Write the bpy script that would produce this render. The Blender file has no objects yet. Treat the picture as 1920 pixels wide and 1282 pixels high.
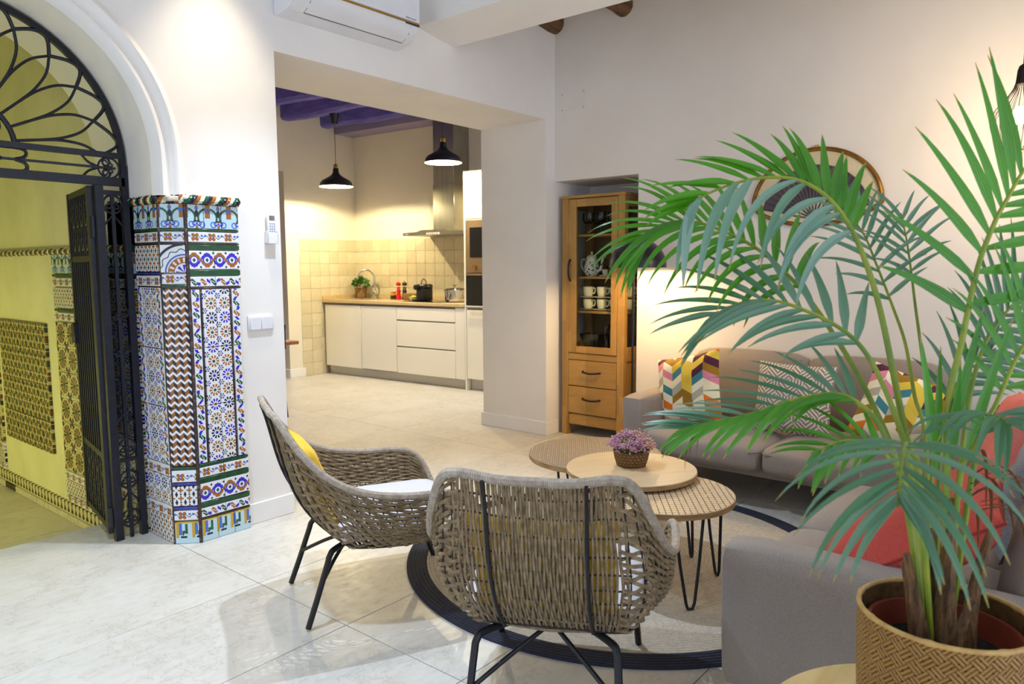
import bpy, bmesh, math, random
from math import sin, cos, pi, radians, sqrt, atan2, hypot
from mathutils import Vector, Matrix

# ------------------------------------------------------------------ camera, world, lights, exposure
scn = bpy.context.scene
COL = scn.collection
vs = scn.view_settings
vs.view_transform = 'Standard'; vs.look = 'None'; vs.gamma = 1.0; vs.use_curve_mapping = False
vs.exposure = 0.25

cam_d = bpy.data.cameras.new('camera'); cam = bpy.data.objects.new('camera', cam_d); COL.objects.link(cam)
cam_d.sensor_width = 36.0; cam_d.lens = 25.78; cam_d.clip_start = 0.05; cam_d.clip_end = 200
_r = Vector((0.63398763, -0.77332545, -0.00523681)); _u = Vector((0.08219285, 0.06064695, 0.99476946)); _f = Vector((0.76896295, 0.63110196, -0.10201124))
cam.matrix_world = Matrix(((_r.x, _u.x, -_f.x, 0.0), (_r.y, _u.y, -_f.y, 0.0), (_r.z, _u.z, -_f.z, 1.35), (0, 0, 0, 1)))
cam_d.dof.use_dof = True; cam_d.dof.focus_distance = 2.9; cam_d.dof.aperture_fstop = 5.0
scn.camera = cam

world = bpy.data.worlds.new('world'); scn.world = world; world.use_nodes = True
wn = world.node_tree.nodes; wbg = wn.get('Background') or wn.new('ShaderNodeBackground')
wbg.inputs['Color'].default_value = (0.75, 0.845, 1.0, 1); wbg.inputs['Strength'].default_value = 1.7

def light(name, kind, loc, power, color, target=None, size=0.1, spot=60, blend=0.4):
    d = bpy.data.lights.new(name, kind); d.energy = power; d.color = color
    if kind == 'AREA': d.size = size
    else: d.shadow_soft_size = size
    if kind == 'SPOT': d.spot_size = radians(spot); d.spot_blend = blend
    o = bpy.data.objects.new(name, d); COL.objects.link(o); o.location = loc
    if target is not None:
        o.rotation_euler = (Vector(target) - Vector(loc)).to_track_quat('-Z', 'Y').to_euler()
    return o
light('downlight_arch_wall', 'SPOT', (1.93, 3.14, 3.24), 85, (1.0, 0.84, 0.60), (1.93, 3.19, 0.6), 0.04, 66, 0.85)
light('downlight_room', 'SPOT', (2.25, 2.70, 3.24), 190, (0.68, 0.82, 1.0), (2.0, 2.35, 0), 0.025, 84, 0.6)
light('downlight_room', 'SPOT', (0.75, 2.2, 3.24), 170, (0.62, 0.78, 1.0), (0.75, 2.2, 0), 0.05, 80, 0.7)
light('downlight_kitchen', 'SPOT', (4.6, 6.0, 3.06), 110, (0.88, 0.88, 1.0), (4.75, 6.0, 0), 0.04, 84, 0.6)
light('hall_unseen_light', 'POINT', (0.45, 4.85, 0.40), 11, (1.0, 0.96, 0.26), None, 0.12)  # unseen hall lights without a fitting, set low to favour floor and dado
light('hall_unseen_light', 'POINT', (0.45, 6.1, 0.5), 11, (1.0, 0.96, 0.26), None, 0.12)

# ------------------------------------------------------------------ helpers
def srgb(r, g, b):
    def f(c):
        c /= 255.0
        return c / 12.92 if c <= 0.04045 else ((c + 0.055) / 1.055) ** 2.4
    return (f(r), f(g), f(b), 1.0)

NT = [None]
class X:
    """a tiny expression language for shader math nodes"""
    def __init__(s, v): s.v = v
    def __add__(a, b): return mth('ADD', a, b)
    __radd__ = __add__
    def __sub__(a, b): return mth('SUBTRACT', a, b)
    def __rsub__(a, b): return mth('SUBTRACT', b, a)
    def __mul__(a, b): return mth('MULTIPLY', a, b)
    __rmul__ = __mul__
    def __truediv__(a, b): return mth('DIVIDE', a, b)
    def __lt__(a, b): return mth('LESS_THAN', a, b)
    def __gt__(a, b): return mth('GREATER_THAN', a, b)
def mth(op, *args):
    n = NT[0].nodes.new('ShaderNodeMath'); n.operation = op
    for i, a in enumerate(args):
        a = a.v if isinstance(a, X) else a
        if isinstance(a, (int, float)): n.inputs[i].default_value = a
        else: NT[0].links.new(a, n.inputs[i])
    return X(n.outputs[0])
def xabs(a): return mth('ABSOLUTE', a)
def xfl(a): return mth('FLOOR', a)
def xfr(a): return mth('FRACT', a)
def xmod(a, b): return mth('FLOORED_MODULO', a, b)
def xmin(a, b): return mth('MINIMUM', a, b)
def xmax(a, b): return mth('MAXIMUM', a, b)
def xsin(a): return mth('SINE', a)
def xcos(a): return mth('COSINE', a)
def xsq(a): return mth('SQRT', a)
def xat(a, b): return mth('ARCTAN2', a, b)
def xlen(a, b): return xsq(a * a + b * b)
def xand(a, b): return a * b
def near(a, c, w): return xabs(a - c) < w
def mixc(f, a, b):
    n = NT[0].nodes.new('ShaderNodeMix'); n.data_type = 'RGBA'
    f = f.v if isinstance(f, X) else f
    if isinstance(f, (int, float)): n.inputs[0].default_value = f
    else: NT[0].links.new(f, n.inputs[0])
    for i, c in ((6, a), (7, b)):
        if isinstance(c, tuple): n.inputs[i].default_value = c
        else: NT[0].links.new(c, n.inputs[i])
    return n.outputs[2]
def noise(vec, scale, detail=3.0, rough=0.5, stretch=None):
    if stretch:
        m = NT[0].nodes.new('ShaderNodeMapping'); m.inputs['Scale'].default_value = stretch
        NT[0].links.new(vec, m.inputs[0]); vec = m.outputs[0]
    n = NT[0].nodes.new('ShaderNodeTexNoise'); n.inputs['Scale'].default_value = scale
    n.inputs['Detail'].default_value = detail; n.inputs['Roughness'].default_value = rough
    NT[0].links.new(vec, n.inputs['Vector']); return X(n.outputs['Fac'])
def texco(which='Object'):
    n = NT[0].nodes.new('ShaderNodeTexCoord'); return n.outputs[which]
def uvw(which='UV'):
    s = NT[0].nodes.new('ShaderNodeSeparateXYZ'); NT[0].links.new(texco(which), s.inputs[0])
    return X(s.outputs[0]), X(s.outputs[1]), X(s.outputs[2])
def ramp(f, lo, hi):
    n = NT[0].nodes.new('ShaderNodeMapRange'); n.inputs[1].default_value = lo; n.inputs[2].default_value = hi
    NT[0].links.new(f.v, n.inputs[0]); return X(n.outputs[0])
def bumped(height, strength, dist, bsdf):
    b = NT[0].nodes.new('ShaderNodeBump'); b.inputs['Strength'].default_value = strength; b.inputs['Distance'].default_value = dist
    NT[0].links.new(height.v, b.inputs['Height']); NT[0].links.new(b.outputs[0], bsdf.inputs['Normal'])
def newmat(name):
    m = bpy.data.materials.new(name); m.use_nodes = True; NT[0] = m.node_tree
    return m, m.node_tree.nodes['Principled BSDF']
def setc(bsdf, c):
    if isinstance(c, tuple): bsdf.inputs['Base Color'].default_value = c
    else: NT[0].links.new(c, bsdf.inputs['Base Color'])
def mat(name, col, rough=0.5, metal=0.0, col2=None, nscale=8.0, stretch=None, bump=0.0, bscale=60.0, bdist=0.004, lo=0.35, hi=0.65,
        coat=0.0, sheen=0.0, emit=None, estr=0.0, spec=None, coord='Object', trans=0.0):
    m, b = newmat(name)
    if col2 is not None:
        setc(b, mixc(ramp(noise(texco(coord), nscale, 4.0, 0.6, stretch), lo, hi), col, col2))
    else: setc(b, col)
    b.inputs['Roughness'].default_value = rough; b.inputs['Metallic'].default_value = metal
    b.inputs['Coat Weight'].default_value = coat; b.inputs['Sheen Weight'].default_value = sheen
    b.inputs['Transmission Weight'].default_value = trans
    if spec is not None: b.inputs['Specular IOR Level'].default_value = spec
    if bump: bumped(noise(texco(coord), bscale, 3.0, 0.6, stretch), bump, bdist, b)
    if emit is not None:
        b.inputs['Emission Color'].default_value = emit; b.inputs['Emission Strength'].default_value = estr
    return m
def pat(name, fn, rough=0.25, bump=0.0, metal=0.0, spec=None, wear=None, sheen=0.0):
    m, b = newmat(name); u, v, _ = uvw()
    c = fn(u, v)
    if wear: c = mixc(noise(texco('Object'), 23.0, 4.0, 0.7) > wear[0], c, wear[1])
    setc(b, c); b.inputs['Roughness'].default_value = rough; b.inputs['Metallic'].default_value = metal; b.inputs['Sheen Weight'].default_value = sheen
    if spec is not None: b.inputs['Specular IOR Level'].default_value = spec
    if bump: bumped(noise(texco('Object'), 40.0, 3.0), bump, 0.004, b)
    return m
def glassmat(name, tint=(1, 1, 1, 1), refl=0.25, rough=0.02):
    m = bpy.data.materials.new(name); m.use_nodes = True; nt = m.node_tree; NT[0] = nt
    for n in list(nt.nodes): nt.nodes.remove(n)
    o = nt.nodes.new('ShaderNodeOutputMaterial'); mx = nt.nodes.new('ShaderNodeMixShader')
    t = nt.nodes.new('ShaderNodeBsdfTransparent'); t.inputs[0].default_value = tint
    g = nt.nodes.new('ShaderNodeBsdfGlossy'); g.inputs['Roughness'].default_value = rough
    lw = nt.nodes.new('ShaderNodeLayerWeight'); lw.inputs[0].default_value = refl
    nt.links.new(lw.outputs['Fresnel'], mx.inputs[0]); nt.links.new(t.outputs[0], mx.inputs[1]); nt.links.new(g.outputs[0], mx.inputs[2])
    nt.links.new(mx.outputs[0], o.inputs[0]); return m

class G:
    """collects geometry of one part"""
    def __init__(s): s.bm = bmesh.new(); s.uv = s.bm.loops.layers.uv.new('UVMap'); s.uvf = None
    def box(s, lo, hi, r=0.0, seg=2, mtx=None):
        lo, hi = Vector(lo), Vector(hi); c = (lo + hi) / 2; d = hi - lo
        M = Matrix.Translation(c) @ Matrix.Diagonal((d.x, d.y, d.z, 1))
        res = bmesh.ops.create_cube(s.bm, size=1.0, matrix=M)
        vsn = res['verts']
        if r > 0:
            ed = list({e for v in vsn for e in v.link_edges})
            o = bmesh.ops.bevel(s.bm, geom=ed, offset=min(r, 0.49 * min(d)), segments=seg, profile=0.5, affect='EDGES', clamp_overlap=True)
            vsn = list({v for f in o['faces'] for v in f.verts} | {v for v in vsn if v.is_valid})
        if mtx is not None: bmesh.ops.transform(s.bm, matrix=mtx, verts=vsn)
        return s
    def face(s, pts, uvs=None):
        vv = [s.bm.verts.new(p) for p in pts]; f = s.bm.faces.new(vv)
        if uvs:
            for l, t in zip(f.loops, uvs): l[s.uv].uv = t
        return f
    def prism(s, poly, axis, a, b, bev=0.0):
        """extrude 2-D polygon along axis x/y/z from a to b"""
        def P(q, t): return {'x': (t, q[0], q[1]), 'y': (q[0], t, q[1]), 'z': (q[0], q[1], t)}[axis]
        v0 = [s.bm.verts.new(P(q, a)) for q in poly]; v1 = [s.bm.verts.new(P(q, b)) for q in poly]
        n = len(poly); fs = [s.bm.faces.new(v0), s.bm.faces.new(list(reversed(v1)))]
        for i in range(n): fs.append(s.bm.faces.new((v0[i], v1[i], v1[(i + 1) % n], v0[(i + 1) % n])))
        bmesh.ops.recalc_face_normals(s.bm, faces=fs); 
        if bev:
            ed = [e for f in fs[:2] for e in f.edges]
            bmesh.ops.bevel(s.bm, geom=ed, offset=bev, segments=1, profile=0.5, affect='EDGES')
        return s
    def rings(s, rings, closed=True, caps=True, loop=False, uvs=None):
        R = [[s.bm.verts.new(p) for p in r] for r in rings]; n = len(R[0]); fs = []
        m = len(R)
        for i in range(m if loop else m - 1):
            A, Bq = R[i], R[(i + 1) % m]
            for j in range(n if closed else n - 1):
                f = s.bm.faces.new((A[j], A[(j + 1) % n], Bq[(j + 1) % n], Bq[j])); fs.append(f)
                if uvs:
                    for l, t in zip(f.loops, (uvs(i, j), uvs(i, j + 1), uvs(i + 1, j + 1), uvs(i + 1, j))): l[s.uv].uv = t
        if caps and closed and not loop:
            fs.append(s.bm.faces.new(list(reversed(R[0])))); fs.append(s.bm.faces.new(R[-1]))
        return s
    def lathe(s, prof, seg=24, org=(0, 0, 0), caps=True):
        o = Vector(org)
        return s.rings([[o + Vector((max(r, 1e-4) * cos(2 * pi * k / seg), max(r, 1e-4) * sin(2 * pi * k / seg), z)) for k in range(seg)] for r, z in prof],
                       caps=caps, uvs=lambda i, j: (j / seg, prof[min(i, len(prof) - 1)][1]))
    def tube(s, pts, r, seg=8, closed=False, caps=True, twist=0.0, lobes=0, lobe=0.0):
        P = [Vector(p) for p in pts]; n = len(P); rr = r if isinstance(r, (list, tuple)) else [r] * n
        T = []
        for i in range(n):
            a = P[(i - 1) % n] if (closed or i > 0) else P[i]; b = P[(i + 1) % n] if (closed or i < n - 1) else P[i]
            t = (b - a); T.append(t.normalized() if t.length > 1e-9 else Vector((0, 0, 1)))
        nrm = T[0].orthogonal().normalized(); out = []; L = 0.0; Ls = []
        for i in range(n):
            if i: L += (P[i] - P[i - 1]).length
            Ls.append(L)
            nrm = (nrm - T[i] * nrm.dot(T[i])); nrm = nrm.normalized() if nrm.length > 1e-6 else T[i].orthogonal().normalized()
            b = T[i].cross(nrm); ring = []
            for k in range(seg):
                a = 2 * pi * k / seg; q = rr[i] * (1 + (lobe * cos(lobes * (a + twist * L)) if lobes else 0))
                ring.append(P[i] + (nrm * cos(a) + b * sin(a)) * q)
            out.append(ring)
        Ls.append(L + 0.01)
        return s.rings(out, caps=caps, loop=closed, uvs=lambda i, j: (j / seg, Ls[min(i, n)]))
    def cyl(s, p0, p1, r0, r1=None, seg=16):
        return s.tube([p0, p1], [r0, r0 if r1 is None else r1], seg)
    def sphere(s, c, r, sub=2, sc=(1, 1, 1)):
        bmesh.ops.create_icosphere(s.bm, subdivisions=sub, radius=r, matrix=Matrix.Translation(c) @ Matrix.Diagonal((*sc, 1))); return s
    def xf(s, M): bmesh.ops.transform(s.bm, matrix=M, verts=s.bm.verts[:]); return s
    def mapuv(s, fn):
        for f in s.bm.faces:
            for l in f.loops: l[s.uv].uv = fn(l.vert.co, f.normal)
        return s
    def mesh(s, name, m, smooth=True, ang=38):
        bm = s.bm; bm.normal_update()
        for e in bm.edges:
            if len(e.link_faces) == 2:
                try: e.smooth = e.calc_face_angle() < radians(ang)
                except ValueError: pass
        for f in bm.faces: f.smooth = smooth
        me = bpy.data.meshes.new(name); bm.to_mesh(me); bm.free()
        if m is not None: me.materials.append(m)
        return me
    def build(s, name, m, parent=None, loc=(0, 0, 0), rotz=0.0, smooth=True, ang=38, kind=None, label=None):
        return link(name, s.mesh(name, m, smooth, ang), parent, loc, rotz, kind, label)
def link(name, me, parent=None, loc=(0, 0, 0), rotz=0.0, kind=None, label=None):
    o = bpy.data.objects.new(name, me); COL.objects.link(o); o.location = loc; o.rotation_euler = (0, 0, rotz)
    if parent is not None: o.parent = parent
    if kind: o['kind'] = kind
    if label: o['label'] = label
    return o
def tag(o, label, cat, group=None):
    o['label'] = label; o['category'] = cat
    if group: o['group'] = group
    return o
def thing(name, label, cat, loc=(0, 0, 0), rotz=0.0, group=None):
    o = bpy.data.objects.new(name, None); COL.objects.link(o); o.empty_display_size = 0.1
    o.location = loc; o.rotation_euler = (0, 0, rotz); return tag(o, label, cat, group)
def dup(root, label, loc=None, rotz=None, group=None):
    r = root.copy(); COL.objects.link(r); r['label'] = label
    if loc is not None: r.location = loc
    if rotz is not None: r.rotation_euler = (0, 0, rotz)
    if group: r['group'] = group
    for ch in list(root.children):
        c = ch.copy(); COL.objects.link(c); c.parent = r
        for g in list(ch.children):
            d = g.copy(); COL.objects.link(d); d.parent = c
    return r
def text(name, s, size, m, parent, loc, rot, depth=0.0006):
    cu = bpy.data.curves.new(name, 'FONT'); cu.body = s; cu.size = size; cu.extrude = depth; cu.materials.append(m)
    t = bpy.data.objects.new(name, cu); COL.objects.link(t); dg = bpy.context.evaluated_depsgraph_get()
    me = bpy.data.meshes.new_from_object(t.evaluated_get(dg)); bpy.data.objects.remove(t); me.name = name
    if not me.materials: me.materials.append(m)
    o = link(name, me, parent, loc); o.rotation_euler = rot; o['kind'] = 'stuff'; return o
def catmull(P, n):
    P = [Vector(p) for p in P]; Q = [P[0] * 2 - P[1]] + P + [P[-1] * 2 - P[-2]]; out = []
    segs = len(P) - 1
    for k in range(n + 1):
        t = k / n * segs; i = min(int(t), segs - 1); f = t - i
        a, b, c, d = Q[i:i + 4]
        out.append(0.5 * ((2 * b) + (c - a) * f + (2 * a - 5 * b + 4 * c - d) * f * f + (3 * b - a - 3 * c + d) * f ** 3))
    return out
rnd = random.Random(7)

# ------------------------------------------------------------------ materials of the setting
WHITE = srgb(238, 238, 238)
m_wall = mat('white_plaster', srgb(236, 233, 230), 0.85, col2=srgb(229, 226, 223), nscale=1.5, bump=0.06, bscale=35, bdist=0.01)
m_wallB = mat('white_plaster_warm', srgb(228, 222, 216), 0.88, col2=srgb(222, 215, 208), nscale=1.2, bump=0.06, bscale=35, bdist=0.01)
m_trim = mat('white_painted_trim', srgb(240, 239, 238), 0.45, col2=srgb(234, 233, 232), nscale=3)
m_grout = mat('beige_grout', srgb(158, 148, 130), 0.9, col2=srgb(140, 131, 116), nscale=6)
def floor_mat():
    m, b = newmat('limestone_tile')
    info = NT[0].nodes.new('ShaderNodeObjectInfo'); g = texco('Object')
    va = NT[0].nodes.new('ShaderNodeVectorMath'); va.operation = 'ADD'
    cb = NT[0].nodes.new('ShaderNodeCombineXYZ')
    NT[0].links.new((X(info.outputs['Random']) * 37.0).v, cb.inputs[0]); NT[0].links.new((X(info.outputs['Random']) * 11.0).v, cb.inputs[1])
    NT[0].links.new(g, va.inputs[0]); NT[0].links.new(cb.outputs[0], va.inputs[1]); p = va.outputs[0]
    n1 = noise(p, 2.2, 6.0, 0.62); n2 = noise(p, 14.0, 5.0, 0.7, (1, 2.2, 1)); n3 = noise(p, 5.0, 8.0, 0.75)
    c = mixc(ramp(n1, 0.3, 0.7), srgb(216, 212, 204), srgb(202, 197, 187))
    c = mixc(ramp(n2, 0.45, 0.75) * 0.45, c, srgb(182, 174, 158))
    vein = (xabs(n3 - 0.5) < 0.006) * (n1 > 0.5)
    c = mixc(vein * 0.5, c, srgb(150, 138, 118))
    setc(b, c); NT[0].links.new((ramp(n2, 0.3, 0.8) * 0.15 + 0.30).v, b.inputs['Roughness'])
    b.inputs['Specular IOR Level'].default_value = 0.4
    bumped(n2, 0.03, 0.004, b); return m
m_tile = floor_mat()

# ------------------------------------------------------------------ kitchen frame (slightly out of square with the living room)
KTH = radians(3.86); KO = Vector((5.76, 7.78, 0)); KU = Vector((sin(KTH), -cos(KTH), 0)); KN = Vector((cos(KTH), sin(KTH), 0)); KR = -(pi / 2 - KTH)
def kp(u, n, z=0.0): return tuple(KO + KU * u + KN * n + Vector((0, 0, z)))
KM = Matrix(((KU.x, KN.x, 0, KO.x), (KU.y, KN.y, 0, KO.y), (0, 0, 1, 0), (0, 0, 0, 1)))

# ------------------------------------------------------------------ floor
YA, YA2, XB = 3.465, 4.135, 4.763
fl = G().box((-2.6, -2.8, -0.08), (6.9, 4.10, -0.012)).box((1.7, 4.10, -0.08), (6.9, 8.2, -0.012)).build('floor', m_grout, kind='structure')
_tm = {}
def ftile(x0, y0, x1, y1, z=0.0, parent=fl, m=m_tile):
    g = 0.0014; k = (round(x1 - x0, 3), round(y1 - y0, 3), m.name)
    if k not in _tm:
        _tm[k] = G().box((-k[0] / 2 + g, -k[1] / 2 + g, -0.012), (k[0] / 2 - g, k[1] / 2 - g, 0), 0.0015, 1).mesh('floor_tile', m)
    link('floor_tile', _tm[k], parent, ((x0 + x1) / 2, (y0 + y1) / 2, z))
ys = [2.78 + 0.6 * i for i in range(-9, 10)]; xs = [1.654 + 1.2 * i for i in range(-4, 5)]
for i in range(len(xs) - 1):
    for j in range(len(ys) - 1):
        x0, x1, y0, y1 = max(xs[i], -2.6), min(xs[i + 1], 6.6), max(ys[j], -2.8), min(ys[j + 1], 8.1)
        if x1 - x0 < 0.02 or y1 - y0 < 0.02: continue
        if x1 < 1.7:
            if y0 > 3.9: continue
            if y0 > 3.3: y1 = 4.10
        ftile(x0, y0, x1, y1)

# ------------------------------------------------------------------ walls
AX, AZ, AR = 0.96, 1.85, 0.675
JX0, JX1 = AX - AR, AX + AR
WT = 3.42
def wall_left():
    g = G(); bm = g.bm
    arc = [(AX + AR * cos(a), AZ + AR * sin(a)) for a in [pi * k / 48 for k in range(49)]]   # from right spring to left spring
    N = len(arc)
    # front/back faces: columns under/over openings
    def quad(y, pts, flip):
        pts = [(p[0], y, p[1]) for p in pts]
        g.face(pts if not flip else list(reversed(pts)))
    for y, fl_ in ((YA, False), (YA2, True)):
        quad(y, [(-2.6, 0), (JX0, 0), (JX0, AZ), (JX0, WT), (-2.6, WT)], fl_)
        for k in range(N - 1):
            (xa, za), (xb, zb) = arc[k], arc[k + 1]
            quad(y, [(xb, zb), (xa, za), (xa, WT), (xb, WT)], fl_)
        xl = 1.74 if y == YA else 1.66
        quad(y, [(xl, 0), (2.277, 0), (2.277, 2.476), (2.277, WT), (JX1, WT), (JX1, AZ), (JX1, 1.69), (xl, 1.69)], fl_)
        quad(y, [(2.277, 2.476), (4.648, 2.476), (4.648, WT), (2.277, WT)], fl_)
        quad(y, [(4.648, 0), (5.40, 0), (5.40, WT), (4.648, WT), (4.648, 2.476)], fl_)
    def rev(p, q):
        g.face([(p[0], YA, p[1]), (p[0], YA2, p[1]), (q[0], YA2, q[1]), (q[0], YA, q[1])])
    for k in range(N - 1): rev(arc[k], arc[k + 1])
    rev((JX1, 1.69), (JX1, AZ))
    g.face([(1.66, 3.51, 0), (1.66, YA2, 0), (1.66, YA2, 1.69), (1.66, 3.51, 1.69)]); g.face([(1.74, YA, 0), (1.66, 3.51, 0), (1.66, 3.51, 1.69), (1.74, YA, 1.69)])
    g.face([(JX1, YA, 1.69), (1.74, YA, 1.69), (1.66, 3.51, 1.69), (1.66, YA2, 1.69), (JX1, YA2, 1.69)])
    rev((JX0, AZ), (JX0, 0))
    rev((2.277, 2.476), (2.277, 0)); rev((4.648, 2.476), (2.277, 2.476)); rev((4.648, 0), (4.648, 2.476))
    rev((-2.6, 0), (-2.6, WT)); rev((5.40, WT), (5.40, 0)); rev((-2.6, WT), (5.40, WT))
    bmesh.ops.remove_doubles(bm, verts=bm.verts[:], dist=1e-5)
    bmesh.ops.recalc_face_normals(bm, faces=bm.faces[:])
    return g.build('wall_left', m_wall, kind='structure')
wl = wall_left()
# right wall with the niche for the glass cabinet
NY0, NY1, NZ, NX = 2.715, 3.465, 2.015, 5.27
gw = G()
gw.box((XB, -3.0, 0), (NX, NY0, WT)).box((XB, NY0, NZ), (NX, NY1, WT)).box((NX, -3.0, 0), (NX + 0.13, NY1, WT))
wr = gw.build('wall_right', m_wallB, kind='structure', smooth=False)
# arch moulding on the room side: stepped archivolt on short stilts
prof = [(0.66, 0.03), (0.672, -0.004), (0.690, -0.022), (0.704, -0.020), (0.716, -0.006), (0.728, -0.010), (0.742, -0.030), (0.760, -0.036), (0.776, -0.026), (0.790, -0.008), (0.802, 0.004), (0.802, 0.03)]
path = [(1, 0, 1.69)] + [(cos(a), sin(a), None) for a in [pi * k / 60 for k in range(61)]] + [(-1, 0, 1.69)]
rg = []
for c_, s_, z in path:
    rg.append([(AX + c_ * r, YA + d, (z if z is not None else AZ + s_ * r)) for r, d in prof])
gm = G(); gm.rings(rg); bmesh.ops.recalc_face_normals(gm.bm, faces=gm.bm.faces[:])
gm.build('arch_moulding', m_wall, wl)
# baseboards
def baseboard(name, a, b, side, h=0.11, t=0.016):
    g = G(); (xa, ya), (xb, yb) = a, b; nx, ny = side
    g.box((min(xa, xb) + min(0, nx * t), min(ya, yb) + min(0, ny * t), 0.0), (max(xa, xb) + max(0, nx * t), max(ya, yb) + max(0, ny * t), h), 0.003, 1)
    return g.build(name, m_trim, kind='structure')
baseboard('baseboard_left', (2.012, YA), (2.293, YA), (0, -1)); baseboard('baseboard_jamb_left', (2.277, YA), (2.277, YA2), (1, 0))
baseboard('baseboard_column', (4.648, YA - 0.016), (4.648, YA2 + 0.016), (-1, 0)); baseboard('baseboard_column_front', (4.648, YA), (4.80, YA), (0, -1))
baseboard('baseboard_right', (XB, -3.0), (XB, NY0), (-1, 0))
# ceiling of the living room, the plastered beam and the round log joists
m_ceil = mat('ceiling_plaster', srgb(232, 230, 228), 0.9, col2=srgb(224, 222, 220), nscale=2)
G().box((-2.6, -3.0, 3.30), (3.5, YA, 3.40)).build('ceiling', m_ceil, kind='structure')
G().box((3.4, -3.0, 3.34), (NX, YA, 3.42)).build('ceiling_joist_bay', m_ceil, kind='structure')
gb = G(); gb.prism([(3.30, 2.842), (3.63, 2.788), (3.63, 3.40), (3.30, 3.40)], 'y', -3.0, YA + 0.02)
gb.build('trim_beam', m_wall, kind='structure', smooth=False)
m_log = mat('brown_log', srgb(120, 86, 52), 0.75, col2=srgb(70, 46, 26), nscale=5, stretch=(1, 6, 6), bump=0.5, bscale=18, bdist=0.02)
for y in (3.46, 2.86, 2.24, 1.62, 1.0, 0.38, -0.25):
    g = G(); pts = [(3.60 + 0.12 * k, y + 0.012 * sin(k * 0.9 + y), 3.215 + 0.008 * cos(k * 1.3 + y)) for k in range(11)]
    g.tube(pts, [0.075 + 0.006 * sin(k * 1.7 + y * 3) for k in range(11)], 12)
    g.build('trim_log_joist', m_log, kind='structure')
G().box((-2.72, -3.0, 0), (-2.6, 0.9, 3.42)).build('wall_back', m_wallB, kind='structure', smooth=False)
# kitchen shell
m_kwall = mat('kitchen_plaster', srgb(232, 226, 212), 0.8, col2=srgb(225, 219, 205), nscale=1.6, bump=0.05, bscale=30)
KB = 0.54
gk = G().box((-0.3, KB, 0), (4.2, KB + 0.15, 3.6)).xf(KM); wkb = gk.build('wall_kitchen_back', m_kwall, kind='structure', smooth=False)
gk = G().box((-0.45, -0.585, 0), (-0.03, KB, 3.6)).box((-0.45, -3.9, 2.50), (-0.03, -0.585, 3.6)).box((-0.45, -3.9, 0), (-0.03, -1.75, 2.5)).box((-0.50, -3.9, 0), (-0.45, KB, 3.6)).xf(KM)
wkl = gk.build('wall_kitchen_left', m_kwall, kind='structure', smooth=False)
G().box((2.0, YA2, 0), (2.12, 7.9, 3.6)).build('wall_kitchen_side', m_kwall, kind='structure', smooth=False)
gk = G().box((-0.03, -0.60, 0), (-0.014, -0.36, 0.11), 0.003, 1).xf(KM); gk.build('baseboard_kitchen', m_trim, kind='structure')
gk = G().box((-0.45, -0.601, 0), (-0.014, -0.585, 0.11), 0.003, 1).xf(KM); gk.build('baseboard_kitchen_jamb', m_trim, kind='structure')
m_kceil = mat('violet_light_cast_ceiling', srgb(150, 140, 178), 0.9, col2=srgb(138, 128, 168), nscale=2)  # violet cast of the light painted into the ceiling colour
m_kbeam = mat('violet_light_cast_beam', srgb(112, 104, 200), 0.7, col2=srgb(84, 78, 168), nscale=4, stretch=(6, 1, 6), bump=0.4, bscale=14, bdist=0.02)  # beams likewise carry the violet light in their colour
G().box((2.0, YA2, 3.30), (6.9, 8.3, 3.40)).build('ceiling_kitchen', m_kceil, kind='structure', smooth=False)
gk = G().box((-0.03, 0.22, 3.04), (4.2, KB, 3.30)).xf(KM); gk.build('ceiling_kitchen_soffit', m_kceil, kind='structure', smooth=False)
for n in (0.07, -0.53, -1.13, -1.73, -2.33):
    g = G(); ringsb = []
    for k in range(13):
        u = -0.03 + k * 0.3; w = 0.075 + 0.008 * sin(k * 1.9 + n * 5); zb = 3.09 + 0.012 * sin(k * 1.3 + n * 7)
        ringsb.append([kp(u, n - w, 3.31), kp(u, n - w * 0.95, zb + 0.03), kp(u, n - w * 0.6, zb), kp(u, n + w * 0.6, zb), kp(u, n + w * 0.95, zb + 0.03), kp(u, n + w, 3.31)])
    g.rings(ringsb); bmesh.ops.recalc_face_normals(g.bm, faces=g.bm.faces[:])
    g.build('trim_ceiling_beam', m_kbeam, kind='structure')
# hall behind the arch
m_hall = mat('hall_plaster', srgb(226, 224, 196), 0.85, col2=srgb(214, 212, 182), nscale=3, bump=0.15, bscale=25, bdist=0.01)
HZ = -0.17; HX = 1.645
hf = G().box((0.0, 4.10, HZ - 0.08), (HX, 8.2, HZ - 0.012)).box((0.0, 4.08, HZ - 0.012), (HX, 4.10, -0.012)).build('floor_hall', m_grout, kind='structure')
for i in range(2):
    for j in range(7): ftile(0.0 + 0.8225 * i, 4.10 + 0.585 * j, 0.8225 * (i + 1), 4.10 + 0.585 * (j + 1), HZ, hf)
wh = G().box((HX, YA2, HZ), (2.0, 8.3, 3.42)).build('wall_hall_right', m_hall, kind='structure', smooth=False)
G().box((-0.12, YA2, HZ), (0.0, 8.3, 3.42)).build('wall_hall_left', m_hall, kind='structure', smooth=False)
G().box((0.0, 8.2, HZ), (HX, 8.3, 3.42)).build('wall_hall_end', m_hall, kind='structure', smooth=False)
G().box((-0.12, YA2, 3.2), (HX, 8.3, 3.30)).build('ceiling_hall', m_hall, kind='structure', smooth=False)
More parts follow.
